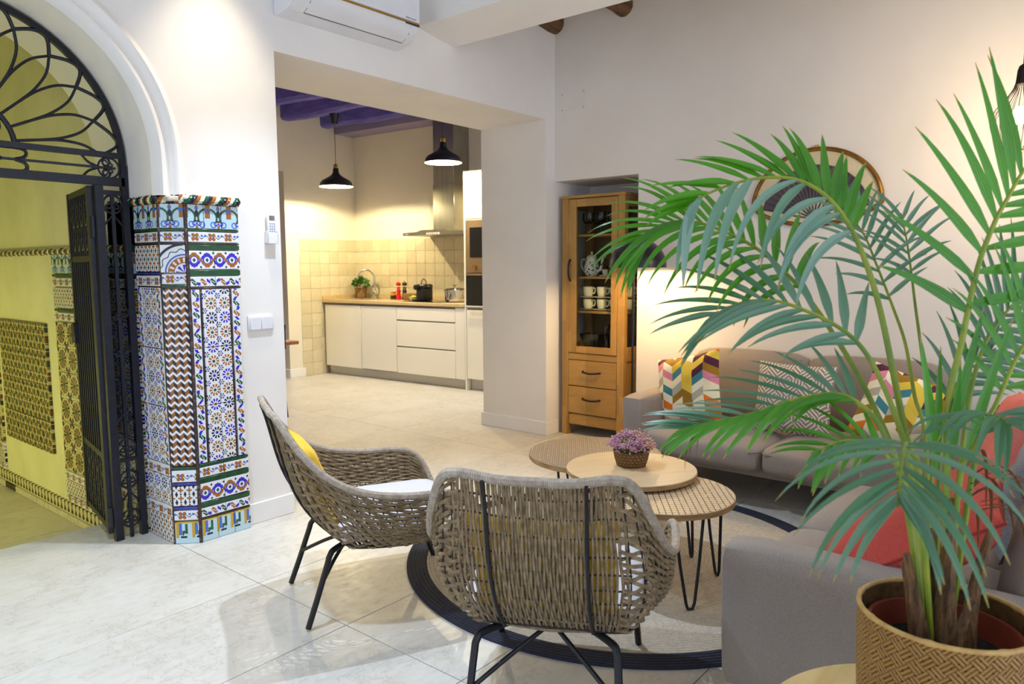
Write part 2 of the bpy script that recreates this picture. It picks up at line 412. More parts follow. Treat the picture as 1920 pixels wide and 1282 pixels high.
# ------------------------------------------------------------------ glazed tile patterns (flat print on each tile)
cW = srgb(222, 225, 232); cBl = srgb(54, 40, 190); cB2 = srgb(70, 105, 190); cAm = srgb(158, 96, 22); cGr = srgb(22, 84, 56); cBk = srgb(28, 26, 40); cLb = srgb(186, 214, 226); cYe = srgb(196, 158, 40)
GLZ = dict(rough=0.18, wear=(0.71, srgb(206, 200, 190)))
def rosette(u, v, p=0.0715):
    # lattice of ten-petalled rosettes, ring and core colours changing row by row
    row = xfl(v / p); col_ = xfl(u / p); du = (xfr(u / p) - 0.5) * p; dv = (xfr(v / p) - 0.5) * p
    r = xlen(du, dv); a = xat(dv, du)
    pet = (xcos(a * 10.0) > -0.35) * near(r, p * 0.30, p * 0.105); core = r < p * (0.11 + 0.025 * xcos(a * 10.0))
    k = xmod(row + col_ * 2.0, 4.0)
    col = mixc(k < 0.5, mixc(k < 1.5, mixc(k < 2.5, cBl, cAm), cBk), cAm)
    cc = mixc(k < 0.5, mixc(k < 1.5, mixc(k < 2.5, cAm, cGr), cBl), cGr)
    c = mixc(pet, cW, col); c = mixc(core, c, cc)
    eu = (xfr(u / p + 0.5) - 0.5) * p; ev = (xfr(v / p + 0.5) - 0.5) * p; r2_ = xlen(eu, ev); a2 = xat(ev, eu)
    c = mixc(near(r2_, p * 0.15, p * 0.06) * (xcos(a2 * 6.0) > -0.2), c, mixc(k < 1.5, cGr, cBl))
    return mixc(r2_ < p * 0.055, c, cAm)
def ypat(u, v, w=0.034, h=0.036):
    t = xabs(xfr(u / w) - 0.5) * 2.0
    q = xfr(v / h - t * 0.45); side = xfr(u / w) < 0.5
    c = mixc(q < 0.36, mixc(side, cAm, cBk), cW)
    return mixc((q > 0.36) * (q < 0.44), c, mixc(side, cBk, cAm))
def leafband(u, v):
    # v along the band, u across (width 0.045)
    p = 0.10; k = xfl(v / (p * 0.5)); f = (xfr(v / (p * 0.5)) - 0.5); s = xmod(k, 2.0)
    x = u / 0.045 - 0.5; cx = x + xsin(f * pi * 2.0) * 0.18
    blob = xlen(cx, f * 0.95) < (0.33 - xabs(xsin(f * 21.0)) * 0.07)
    con = (xabs(xabs(f) - 0.46) < 0.14) * (xabs(x - xsin(v * 90.0) * 0.22) < 0.17)
    c = mixc(con, cW, cBl); c = mixc(blob, c, mixc(s < 0.5, cAm, cGr))
    vein = blob * (xabs(cx - f * 0.35) < 0.035)
    return mixc(vein, c, cW)
def starband(u, v, p=0.085, h=0.05):
    x = (xfr(u / p) - 0.5) * p; y = v - h / 2; r = xlen(x, y); a = xat(y, x)
    fl_ = r < (0.011 + 0.012 * xabs(xsin(a * 2.0))); c = cW
    br = xabs(y - xsin(u * 2 * pi / p * 2.0) * 0.008) < 0.0022
    c = mixc(br, c, cBk)
    bud = (xlen(xabs(x) - p * 0.40, y - 0.006) < 0.006); c = mixc(bud, c, cB2)
    c = mixc(fl_, c, cAm); c = mixc(r < 0.006, c, cB2); c = mixc(r < 0.0025, c, cW)
    return c
def scrollband(u, v, p=0.13, h=0.09):
    y = v - h / 2; ph = u * 2 * pi / p
    s1 = xabs(y - xsin(ph) * 0.028) < (0.006 + 0.004 * xabs(xsin(ph * 4.0))); s2 = xabs(y + xsin(ph) * 0.028) < (0.005 + 0.004 * xabs(xsin(ph * 5.0)))
    x = (xfr(u / p * 2.0) - 0.5) * p * 0.5; r = xlen(x, y)
    c = mixc(near(r, 0.019, 0.0035), cW, cBl); c = mixc(s2, c, cBl); c = mixc(s1, c, cAm)
    c = mixc((xabs(x) + xabs(y) * 0.8) < 0.009, c, cGr)
    x2 = (xfr(u / p * 2.0 + 0.5) - 0.5) * p * 0.5
    return mixc((xabs(x2) * xabs(xabs(y) - 0.034) < 0.00001) * (xabs(x2) < 0.006) * (xabs(xabs(y) - 0.034) < 0.006), c, cBk)
def vase(u, v, p=0.11, h=0.12):
    x = xabs(xfr(u / p) - 0.5) * p; y = v
    c = cLb
    c = mixc(near(xlen(x - 0.026, y - 0.020), 0.013, 0.003), c, cB2); c = mixc(near(xlen(x - 0.012, y - 0.026), 0.010, 0.0025) * (y < 0.03), c, cBl)
    c = mixc(near(xlen(x - 0.050, y - 0.052), 0.042, 0.005) * (x < 0.042) * (y > 0.03), c, cGr)
    c = mixc((xabs(x - 0.052) < 0.010) * (y > 0.05), c, cAm); c = mixc((xabs(x - 0.052) < 0.012) * near(y, 0.088, 0.008), c, cB2)
    c = mixc((xlen(x, (y - 0.072) * 0.6) < 0.010), c, cBk); c = mixc(xlen(x * 1.3, y - 0.098) < 0.011, c, cB2); c = mixc((x < 0.0035) * (y > 0.10), c, cAm)
    c = mixc((x < 0.012) * near(y, 0.036, 0.004), c, cBk); return mixc((x < 0.006) * (y < 0.016), c, cAm)
def lattice(u, v, p=0.04):
    x = (xfr(u / p) - 0.5) * p; y = (xfr(v / p) - 0.5) * p
    x2 = (xfr(u / p + 0.5) - 0.5) * p; y2 = (xfr(v / p + 0.5) - 0.5) * p
    c = mixc((xabs(x) * 2.2 + xabs(y)) < 0.016, cW, cBk); st = (xmin(xabs(x2), xabs(y2)) < 0.004) * (xmax(xabs(x2), xabs(y2)) < 0.013)
    c = mixc(st, c, cAm); c = mixc((xabs(x2) + xabs(y)) < 0.006, c, cGr); return c
def corbel(u, v, p=0.075, h=0.12):
    x = xfr(u / p) * p; c = cLb
    c = mixc((v > h - 0.016) * (v < h - 0.006), c, cYe); c = mixc(near(x, 0.016, 0.007) * (v > 0.03) * (v < h - 0.012), c, cYe)
    c = mixc(near(x, 0.030, 0.007) * (v > 0.045) * (v < h - 0.016), c, cB2)
    c = mixc(((x - 0.030) < (v - 0.025) * 0.7) * (x > 0.038) * (v < 0.066) * (v > 0.028), c, cGr)
    c = mixc(near(x, 0.058, 0.006) * (v > 0.05) * (v < h - 0.02), c, cGr); return mixc(near(v, 0.034, 0.005) * (x > 0.03) * (x < 0.06), c, cBk)
def roundel(u, v):
    r = xlen(u - 0.11, v); a = xat(v, u - 0.11)
    c = mixc(near(r, 0.085, 0.004), cW, cB2); c = mixc((r < 0.075) * (r > 0.045), c, cAm); c = mixc((r < 0.070) * (r > 0.050) * (xcos(a * 16.0) > 0.3), c, cW)
    c = mixc((r < 0.038) * (xcos(a * 8.0) > 0.0), c, cBl); c = mixc(near(r + xsin(a * 14.0) * 0.005, 0.108, 0.0025), c, cGr); return mixc((r > 0.128) * (r < 0.14), c, cBk)
def arab(u, v, p=0.15):
    x = (xfr(u / p) - 0.5) * p; y = (xfr(v / p) - 0.5) * p; r = xlen(x, y); a = xat(y, x)
    spoke = xcos(a * 12.0); band = mixc(xsin(a * 6.0) > 0.0, srgb(120, 60, 24), srgb(30, 34, 30))
    c = mixc((spoke > 0.75) + (xabs(r - 0.062) < 0.005) + (xabs(xmax(xabs(x), xabs(y)) - 0.072) < 0.004) > 0.5, band, srgb(206, 200, 150))
    c = mixc(r < 0.014, c, srgb(40, 90, 50)); return mixc((xlen(xabs(x) - 0.075, xabs(y) - 0.075) < 0.018), c, srgb(48, 66, 120))
def laceb(u, v, p=0.075):
    a = xabs(xsin(u * pi / p * 2) + xsin(v * pi / p * 2)); b = xabs(xsin((u + v) * pi / p * 1.5) - xsin((u - v) * pi / p * 1.5))
    ln = (a < 0.28) + (b < 0.26) > 0.5
    k = xmod(xfl(u / p * 2) + xfl(v / p * 2), 3.0)
    c = mixc(k < 0.5, mixc(k < 1.5, srgb(34, 38, 50), srgb(108, 56, 24)), srgb(40, 70, 52))
    return mixc(ln, c, srgb(186, 176, 120))
def merlon(u, v, p=0.055, h=0.14):
    x = xabs(xfr(u / p) - 0.5) * p; w = 0.012 + 0.006 * xsin(v * 95.0)
    c = mixc((x < w * (1.0 - v / h * 0.35)) * (v > 0.012) * (v < h - 0.014), srgb(206, 200, 164), srgb(44, 34, 30)); return c
t_ros = pat('tile_rosettes', rosette, **GLZ); t_y = pat('tile_cubes', ypat, **GLZ); t_leaf = pat('tile_leaf_border', leafband, **GLZ); t_star = pat('tile_flower_border', starband, **GLZ)
t_scr = pat('tile_scrolls', scrollband, **GLZ); t_vase = pat('tile_vases', vase, **GLZ); t_lat = pat('tile_lattice', lattice, **GLZ); t_cor = pat('tile_corbels', corbel, **GLZ); t_rnd = pat('tile_roundel', roundel, **GLZ)
t_arab = pat('tile_arabesque', arab, rough=0.3); t_lace = pat('tile_lace', laceb, rough=0.35); t_mer = pat('tile_merlons', merlon, rough=0.5)
t_green = mat('tile_green_bar', srgb(24, 84, 46), 0.2, col2=srgb(18, 62, 38), nscale=30); t_dark = mat('tile_dark_bead', srgb(52, 36, 40), 0.45, col2=srgb(120, 100, 90), nscale=40, lo=0.55, hi=0.7)
t_blue = mat('tile_blue_line', srgb(60, 70, 170), 0.2, col2=srgb(40, 50, 130), nscale=30)
m_mortar = mat('old_mortar', srgb(214, 208, 198), 0.9, col2=srgb(186, 178, 166), nscale=30, bump=0.3, bscale=60)
t_rope = pat('rope_glaze', lambda u, v: mixc((lambda k: k < 0.5)(xmod(xfl((u + v * 13.0) * 4.0), 4.0)), mixc(xmod(xfl((u + v * 13.0) * 4.0), 4.0) < 1.5, mixc(xmod(xfl((u + v * 13.0) * 4.0), 4.0) < 2.5, srgb(230, 228, 220), cAm), cBk), cGr), rough=0.2)

def tile_on(org, ex, w, z0, h, m, u0, parent, v0=0.0, th=0.014, swap=False, name='tile'):
    """one glazed tile: org (x,y) of face start, ex unit dir along face, w width, u0 offset along face"""
    ex = Vector((ex[0], ex[1], 0)); nrm = Vector((ex.y, -ex.x, 0)); o = Vector((org[0], org[1], 0)) + ex * u0
    g = G(); gp = 0.0012; jit = rnd.uniform(0, 0.002)
    g.box((gp, -th - jit, gp), (w - gp, 0.002, h - gp), 0.0016, 1)
    g.mapuv((lambda c, n: (c.z + v0, u0 + c.x)) if swap else (lambda c, n: (u0 + c.x, c.z + v0)))
    if swap == 'v': g.mapuv(lambda c, n: (c.x, c.z + v0))
    M = Matrix(((ex.x, -nrm.x, 0, o.x), (ex.y, -nrm.y, 0, o.y), (0, 0, 1, z0), (0, 0, 0, 1)))
    g.xf(M); return g.build(name, m, parent)
def rowt(org, ex, W, z0, h, m, parent, n=1, **k):
    for i in range(n): tile_on(org, ex, W / n, z0, h, m, W / n * i, parent, **k)
wp = G().prism([(1.66, 4.10), (1.66, 3.512), (1.742, 3.436), (2.008, 3.436), (2.008, 3.464), (1.742, 3.464), (1.668, 3.516), (1.668, 4.10)], 'z', 0, 1.685).build('wall_pillar', m_mortar, kind='structure', smooth=False)
def pillar(mir):
    fo, fe, fW = (1.736, 3.434), (1, 0), 0.272          # front face
    co = (1.652, 3.512); d = Vector((1.738 - 1.652, 3.432 - 3.512)); cW_ = d.length; ce = (d.x / cW_, d.y / cW_)
    so, se, sW = (1.659, 3.76), (0, -1), 0.25           # side face towards the gate
    P = wp
    rows = [(1.54, .115, t_vase, 'vase'), (1.527, .013, t_green, None), (1.475, .05, t_star, None), (1.465, .009, t_dark, None)]
    for z, h, m, _ in rows:
        rowt(fo, fe, fW, z, h, m, P, 3 if m is t_vase else 1); rowt(co, ce, cW_, z, h, m, P, 1); rowt(so, se, sW, z, h, m, P, 2 if m is t_vase else 1)
    # front
    for z, h, m, n in ((1.438, .026, t_green, 1), (1.345, .09, t_scr, 2), (1.314, .028, t_green, 1)): rowt(fo, fe, fW, z, h, m, P, n)
    rowt(fo, fe, fW, 1.262, .049, t_leaf, P, 2, swap=True); rowt(fo, fe, fW, 1.25, .011, t_dark, P)
    for z, h in ((.965, .284), (.68, .284), (.395, .284)):
        tile_on(fo, fe, .045, z, h, t_leaf, 0.008, P, v0=z, swap='v'); tile_on(fo, fe, .008, z, h, t_dark, .055, P)
        for c_ in range(2): tile_on(fo, fe, .0715, z, h, t_ros, .064 + .0715 * c_, P, v0=z)
        tile_on(fo, fe, .008, z, h, t_dark, .208, P); tile_on(fo, fe, .045, z, h, t_leaf, .218, P, v0=z + .05, swap='v')
    for z, h, m, n in ((.378, .015, t_green, 1), (.325, .05, t_star, 2), (.297, .026, t_green, 1), (.20, .095, t_scr, 2), (.172, .026, t_green, 1)): rowt(fo, fe, fW, z, h, m, P, n)
    rowt(fo, fe, fW, .124, .047, t_leaf, P, 2, swap=True); rowt(fo, fe, fW, .113, .010, t_dark, P); rowt(fo, fe, fW, .0, .112, t_cor, P, 3)
    # chamfer
    for z, h, m in ((1.33, .133, t_rnd), (1.275, .05, t_star), (1.258, .015, t_green)): rowt(co, ce, cW_, z, h, m, P)
    for z, h in ((.97, .285), (.68, .285), (.39, .285)): tile_on(co, ce, cW_, z, h, t_y, 0, P, v0=z)
    for z, h, m in ((.372, .016, t_green), (.31, .06, t_star), (.292, .015, t_blue), (.19, .10, t_lat), (.172, .016, t_blue), (.118, .05, t_star), (.0, .112, t_cor)): rowt(co, ce, cW_, z, h, m, P)
    # side
    rowt(so, se, sW, 1.335, .128, t_lat, P, 2); rowt(so, se, sW, 1.32, .013, t_blue, P); rowt(so, se, sW, 1.265, .053, t_star, P, 1)
    for z, h in ((.965, .296), (.68, .284), (.395, .284)):
        tile_on(so, se, .05, z, h, t_leaf, 0, P, v0=z, swap='v')
        for c_ in range(2): tile_on(so, se, .073, z, h, t_ros, .052 + .073 * c_, P, v0=z)
        tile_on(so, se, .05, z, h, t_leaf, .199, P, v0=z + .03, swap='v')
    for z, h, m, n in ((.335, .058, t_star, 1), (.19, .143, t_ros, 2), (.13, .058, t_star, 1), (.0, .128, t_lat, 2)): rowt(so, se, sW, z, h, m, P, n)
    # the two dark corner beads and the twisted rope on top
    for x, y in ((1.650, 3.505), (1.737, 3.424)):
        G().tube([(x, y, 0), (x, y, .6), (x + .001, y, 1.1), (x, y, 1.665)], .0095, 8).build('corner_bead', t_dark, P)
    rp = [(1.644, 3.77, 1.676), (1.644, 3.60, 1.676), (1.644, 3.53, 1.676), (1.652, 3.50, 1.677), (1.70, 3.456, 1.677), (1.735, 3.424, 1.677), (1.76, 3.416, 1.676), (1.9, 3.415, 1.676), (2.008, 3.415, 1.676)]
    G().tube(catmull(rp, 120), .021, 12, twist=75, lobes=4, lobe=.16).build('rope_cornice', t_rope, P)
    G().box((1.655, 3.42, 1.665), (2.008, 3.47, 1.688), .006, 1).build('mortar_cap', m_mortar, P)
pillar(1)
# the jamb behind the gate and the hall dado (hall wall plane x = 1.645)
so2, se2 = (1.659, 4.10), (0, -1)
for i, (w0, w) in enumerate(((0.0, .16), (.16, .16))):
    for z, h, m in ((1.325, .11, t_vase), (1.305, .018, t_green), (1.25, .05, t_star), (1.13, .115, t_lat), (1.08, .046, t_star), (.78, .296, t_ros), (.48, .296, t_ros), (.18, .296, t_ros), (.12, .058, t_star), (0.0, .118, t_mer)):
        tile_on(so2, se2, w, z, h, m, w0, wp)
G().tube(catmull([(1.642, 4.10, 1.452), (1.642, 3.95, 1.452), (1.642, 3.79, 1.452)], 60), .019, 10, twist=75, lobes=4, lobe=.16).build('rope_cornice', t_rope, wp)
ho, he = (HX, 6.95), (0, -1)
def hs(y1, y0, z0, z1, m, n=1, **k):
    W = (y1 - y0) / n
    for i in range(n): tile_on((HX, y1), he, W, z0, z1 - z0, m, W * i, wh, **k)
for ya_, yb_ in ((4.83, 4.15), (6.55, 5.93)):
    n = 3
    for z0, z1, m in ((1.325, 1.435, t_vase), (1.305, 1.323, t_green), (1.25, 1.30, t_star), (1.125, 1.245, t_lat), (1.105, 1.122, t_green), (1.05, 1.10, t_star)): hs(ya_, yb_, z0, z1, m, n)
    for z0, z1 in ((.75, 1.045), (.45, .748), (.15, .448)): hs(ya_, yb_, z0, z1, t_arab, n, v0=z0)
    for z0, z1, m in ((.095, .147, t_star), (.0, .092, t_lat), (-.045, -.003, t_star)): hs(ya_, yb_, z0, z1, m, n)
for i in range(4):
    for j in range(4): tile_on((HX, 5.85), he, .2125, .21 + j * .2025, .2025, t_lace, .2125 * i, wh, v0=.21 + j * .2025)
for i in range(12): tile_on((HX, 6.55), he, .2, -.125, .075, t_mer, .2 * i, wh, v0=.0)
for i in range(12): tile_on((HX, 6.55), he, .2, -.17, .043, t_dark if i in (11, 3) else m_mortar, .2 * i, wh, th=.018)
G().tube([(HX - .012, 6.6 - k * .025, 1.452) for k in range(99)], .019, 10, twist=75, lobes=4, lobe=.16).build('rope_cornice', t_rope, wh)
G().box((HX - .012, 4.14, 1.462), (HX, 6.6, 1.475), .003, 1).build('dado_cap', m_hall, wh)

# ------------------------------------------------------------------ wrought iron
m_iron = mat('wrought_iron', srgb(24, 26, 44), 0.45, 0.1, col2=srgb(14, 15, 27), nscale=30, bump=0.4, bscale=50, bdist=0.004)
GY = 3.775
def bar(g, p, q, w=.03, d=.02):
    p, q = Vector(p), Vector(q); t = (q - p).normalized(); y = Vector((0, 1, 0)); n = t.cross(y).normalized() * (w / 2); y = y * (d / 2)
    g.rings([[c + n + y, c - n + y, c - n - y, c + n - y] for c in (p, q)]); return g
gr = thing('iron_fanlight_grille', 'dark wrought iron grille with petal fanlight filling the arch', 'grille', (AX, GY, 0))
FR = 0.655
g = G(); ringp = []
for k in range(49):
    a = pi * k / 48; ringp.append([((FR + e) * cos(a), y, AZ + (FR + e) * sin(a)) for e, y in ((.012, -.012), (.012, .012), (-.014, .012), (-.014, -.012))])
g.rings(ringp); g.build('arch_bar', m_iron, gr)
for s in (-1, 1):
    bar(G(), (s * .655, 0, 0), (s * .655, 0, AZ), .03, .03).build('jamb_bar', m_iron, gr)
    bar(G(), (s * .535, 0, 0), (s * .535, 0, 1.749), .038, .03).build('post', m_iron, gr)
bar(G(), (-.655, 0, 1.768), (.655, 0, 1.768), .04, .03).build('transom_bar', m_iron, gr)
bar(G(), (-.65, 0, 1.893), (.65, 0, 1.893), .026, .026).build('upper_bar', m_iron, gr)
bar(G(), (-.62, 0, 1.832), (.62, 0, 1.832), .011, .011).build('middle_rod', m_iron, gr)
fz = 1.88
g = G(); g.tube([(.205 * cos(pi * k / 24), 0, fz + .205 * sin(pi * k / 24)) for k in range(25)], .012, 8); g.build('fan_ring', m_iron, gr)
def spiral(g, c, r, a0, turns, rad=.006, sgn=1):
    g.tube([(c[0] + r * (1 - t * .78) * cos(a0 + sgn * 2 * pi * turns * t), c[1], c[2] + r * (1 - t * .78) * sin(a0 + sgn * 2 * pi * turns * t)) for t in [k / 28 for k in range(29)]], [rad * (1 - .35 * k / 28) for k in range(29)], 6)
for s in (-1, 1):
    g = G(); spiral(g, (s * .085, 0, fz + .085), .075, pi / 2, 1.4, .007, -s); g.build('fan_scroll', m_iron, gr)
P16 = 16.2
for k in range(12):                                   # each petal a bent rod that meets its neighbour at the tip
    at = radians(.9 + P16 * k)
    if sin(at) < -.001: continue
    tip = Vector((.560 * cos(at), 0, fz + .560 * sin(at)))
    for s in (-1, 1):
        a0 = at + s * radians(P16 / 2); aq = at + s * radians(P16 * .46)
        if a0 < -.02 or a0 > pi + .02:
            if a0 < -.12 or a0 > pi + .12: pass
            a0 = min(max(a0, .01), pi - .01)
        aq, ar = at + s * radians(P16 * .45), at + s * radians(P16 * .28); r_ = [Vector((q * cos(w), 0, fz + q * sin(w))) for q, w in ((.205, a0), (.30, a0), (.40, aq), (.49, ar))] + [tip]
        if min(p.z for p in r_) < fz - .02: continue
        G().tube(catmull(r_, 16), .0065, 6).build('petal_rod', m_iron, gr)
        an = at + s * radians(P16 / 2)
        if 0.05 < an < pi - 0.05:
            node = Vector((.652 * cos(an), 0, AZ + .652 * sin(an))); md = (tip + node) / 2 + Vector((cos(an), 0, sin(an))) * .012
            G().tube(catmull([tip, md, node], 8), .008, 6).build('outer_rod', m_iron, gr)
for s in (-1, 1):                                      # frieze scrolls and the narrow side panels
    g = G()
    for q in (-1, 1):
        spiral(g, (s * .575, 0, 1.832 + q * .026), .022, q * pi / 2, 1.3, .006, -q * s); spiral(g, (s * .60, 0, 1.832 + q * .016), .014, pi / 2 * q, 1.2, .005, q * s)
        g.tube(catmull([(s * .47, 0, 1.832 + q * .052), (s * .50, 0, 1.832 + q * .02), (s * .55, 0, 1.832)], 10), .006, 6)
    g.tube([(s * .59 + .048 * cos(2 * pi * k / 24), 0, 1.832 + .048 * sin(2 * pi * k / 24)) for k in range(24)], .005, 6, closed=True)
    g.sphere((s * .575, 0, 1.832), .014, 1); g.build('frieze_scroll', m_iron, gr)
    g = G()
    for q in (-1, 1):
        g.tube(catmull([(s * .20, 0, 1.832), (s * .235, 0, 1.832 + q * .012), (s * .245, 0, 1.832 + q * .034), (s * .22, 0, 1.832 + q * .05), (s * .12, 0, 1.832 + q * .052)], 16), .008, 6)
    g.sphere((s * .13, 0, 1.832), .016, 1, (1.5, 1, 1)); g.build('frieze_loop', m_iron, gr)
    xc = s * .597; g = G()
    bar(g, (xc, 0, 0), (xc, 0, 1.72), .016, .012); bar(g, (xc - .06, 0, 1.715), (xc + .06, 0, 1.715), .022, .02); bar(g, (xc - .06, 0, .40), (xc + .06, 0, .40), .018, .018)
    g.build('side_panel_rod', m_iron, gr)
    for zc in (1.66, 1.12, .94, .46, .30, .10):
        g = G(); big = zc > 1.5 or zc < .5
        g.tube([(xc + .042 * cos(2 * pi * k / 24), 0, zc + .044 * sin(2 * pi * k / 24)) for k in range(24)], .0055, 6, closed=True) if big else [g.tube(catmull([(xc + q * .045, 0, zc + .035), (xc + q * .04, 0, zc), (xc, 0, zc - .012)], 8), .005, 6) for q in (-1, 1)]
        for q in (-1, 1): spiral(g, (xc + q * .02, 0, zc - .008), .018, pi / 2, 1.2, .006, q)
        g.sphere((xc, 0, zc), .012, 1); g.build('side_scroll', m_iron, gr)
    for z0, z1 in ((1.55, 1.61), (.58, .64), (.17, .24)):
        g = G().tube([(xc - .05, 0, z0), (xc, 0, z1), (xc + .05, 0, z0)], .006, 6); g.build('side_brace', m_iron, gr)
# the gate leaf, swung open into the hall
gl = thing('iron_gate_leaf', 'dark iron gate leaf with sheet panel standing open behind the arch', 'gate', (AX + .515, GY + .03, 0), radians(79))
LW = .56
bar(G(), (.02, 0, .035), (.02, 0, 1.745), .05, .032).build('hinge_stile', m_iron, gl); bar(G(), (LW, 0, .035), (LW, 0, 1.745), .035, .03).build('lock_stile', m_iron, gl)
for z in (.06, .42, 1.40, 1.73): bar(G(), (.02, 0, z), (LW, 0, z), .03, .024).build('rail', m_iron, gl)
G().box((.04, -.016, .44), (LW - .01, -.010, 1.39), .0).build('sheet_panel', m_iron, gl)
for k in range(9):
    x = .08 + k * .055; bar(G(), (x, .004, .06), (x, .004, 1.73), .014, .014).build('gate_rod', m_iron, gl)
for x in (.12, .23, .34, .45):
    for z in (.16, .27, .36, 1.50, 1.62):
        g = G(); spiral(g, (x, .006, z), .05, pi / 2, 1.3, .006, 1); g.build('gate_scroll', m_iron, gl)
        g = G(); spiral(g, (x + .02, .006, z - .02), .04, -pi / 2, 1.1, .006, -1); g.build('gate_scroll', m_iron, gl)
for z in (.12, 1.55): G().cyl((-.012, 0, z - .05), (-.012, 0, z + .05), .014, seg=10).build('hinge', m_iron, gl)
G().box((LW - .05, -.03, .95), (LW + .03, .03, 1.06), .004, 1).build('lock', m_iron, gl); g = G().tube(catmull([(LW - .03, -.03, .86), (LW - .03, -.07, .88), (LW - .03, -.07, .80), (LW - .03, -.03, .78)], 12), .006, 6)
g.build('pull_handle', m_iron, gl)

# ------------------------------------------------------------------ things on the walls
m_plast = mat('white_plastic', srgb(226, 228, 234), 0.3, col2=srgb(220, 222, 228), nscale=4); m_grey = mat('grey_print', srgb(90, 96, 112), 0.5, col2=srgb(80, 86, 102), nscale=20); m_dkline = mat('dark_gap', srgb(36, 38, 62), 0.4, col2=srgb(30, 32, 52), nscale=20)
m_gold = mat('brass', srgb(190, 150, 70), 0.25, 1.0, col2=srgb(170, 128, 52), nscale=20)
ac = thing('air_conditioner', 'white split air conditioner mounted on the wall above the kitchen opening', 'air conditioner', (2.284, YA, 2.655))
def acprof(k=1.0): return [(0, 0), (-.06, .004), (-.12, .018), (-.165, .042), (-.190, .072), (-.200, .098), (-.203, .13), (-.205, .27), (-.19, .298), (-.15, .305), (0, .305)]
G().prism([(y, z) for y, z in acprof()], 'x', 0, .845, .004).build('body', m_plast, ac)
g = G(); rgs = []
for x in (.02, .845 - .02): rgs.append([(x, -.118, .012), (x, -.166, .036), (x, -.193, .068), (x, -.201, .092), (x, -.196, .092), (x, -.186, .07), (x, -.16, .042), (x, -.118, .017)])
g.rings(rgs); bmesh.ops.recalc_face_normals(g.bm, faces=g.bm.faces[:]); g.build('louver', m_plast, ac)
G().box((.10, -.122, .0118), (.78, -.116, .0175)).build('louver_gap', m_dkline, ac)
for x in (.10, .78): G().tube([(x, -.119, .0145), (x, -.150, .0295), (x, -.180, .053), (x, -.199, .088)], .0022, 6).build('louver_edge', m_dkline, ac)
G().box((.10, -.2065, .106), (.845, -.199, .117), .002, 1).build('gold_strip', m_gold, ac); G().box((.74, -.2075, .100), (.845, -.2, .106)).build('shadow_slot', m_dkline, ac)
G().box((.0, -.2085, .119), (.845, -.2, .265), .003, 1).build('front_panel', m_plast, ac)
G().cyl((.395, -.209, .150), (.395, -.2095, .150), .009, seg=20).build('logo_disc', m_grey, ac)
text('logo_text', 'LG', .019, m_grey, ac, (.408, -.2090, .143), (pi / 2, 0, 0)); text('model_text', 'DUAL Inverter', .013, m_grey, ac, (.735, -.2090, .128), (pi / 2, 0, 0))
text('mode_text', 'R32', .013, m_grey, ac, (.045, -.191, .066), (radians(55), 0, 0)); G().box((.075, -.1905, .066), (.087, -.188, .078)).build('mode_mark', m_grey, ac); text('heat_text', 'Heat', .010, m_grey, ac, (.805, -.178, .05), (radians(45), 0, 0))
rm = thing('remote_control', 'white air conditioner remote standing in its wall holder', 'remote', (2.211, YA, 1.487))
G().box((-.024, -.026, .004), (.024, -.008, .15), .006, 2).build('body', m_plast, rm)
G().box((-.016, -.0275, .112), (.016, -.0255, .136), .001, 1).build('screen', mat('remote_lcd', srgb(72, 74, 84), 0.2, col2=srgb(96, 98, 104), nscale=60), rm)
for i in range(3):
    for j in range(6): G().box((-.0155 + i * .012, -.0285, .024 + j * .0135), (-.0085 + i * .012, -.0255, .031 + j * .0135), .0015, 1).build('button', mat('remote_button', srgb(150, 160, 190), 0.5, col2=srgb(140, 150, 180), nscale=30) if (i, j) == (0, 0) else bpy.data.materials['remote_button'], rm)
G().cyl((-.005, -.0262, .012), (-.005, -.0268, .012), .003, seg=12).build('logo_disc', m_grey, rm); text('logo_text', 'LG', .007, m_grey, rm, (.001, -.0264, .0095), (pi / 2, 0, 0))
rh = thing('remote_holder', 'white plastic cradle holding the remote on the wall', 'holder', (2.211, YA, 1.48))
G().box((-.031, -.034, 0), (.031, -.030, .055), .002, 1).box((-.031, -.034, 0), (-.027, 0, .062), .001, 1).box((.027, -.034, 0), (.031, 0, .062), .001, 1).box((-.031, -.034, -.002), (.031, 0, .003), .001, 1).build('cradle', m_plast, rh)
sw = thing('light_switch', 'double white rocker switch on the wall beside the tiled pillar', 'switch', (2.06, YA, 1.022))
G().box((0, -.010, 0), (.149, 0, .083), .003, 2).build('plate', m_plast, sw)
for x in (.009, .0755): G().box((x, -.0155, .009), (x + .065, -.009, .074), .002, 1).build('rocker', m_plast, sw)
ap = thing('access_panel', 'flush painted access panel high on the wall above the niche', 'panel', (XB, 3.292, 2.61))
G().box((-.004, -.112, -.07), (.001, .112, .07), .001, 1).build('cover', m_wallB, ap)
for y in (-.1, .1):
    for z in (-.058, .058): G().cyl((-.004, y, z), (-.0055, y, z), .004, seg=8).build('screw', m_grey, ap)
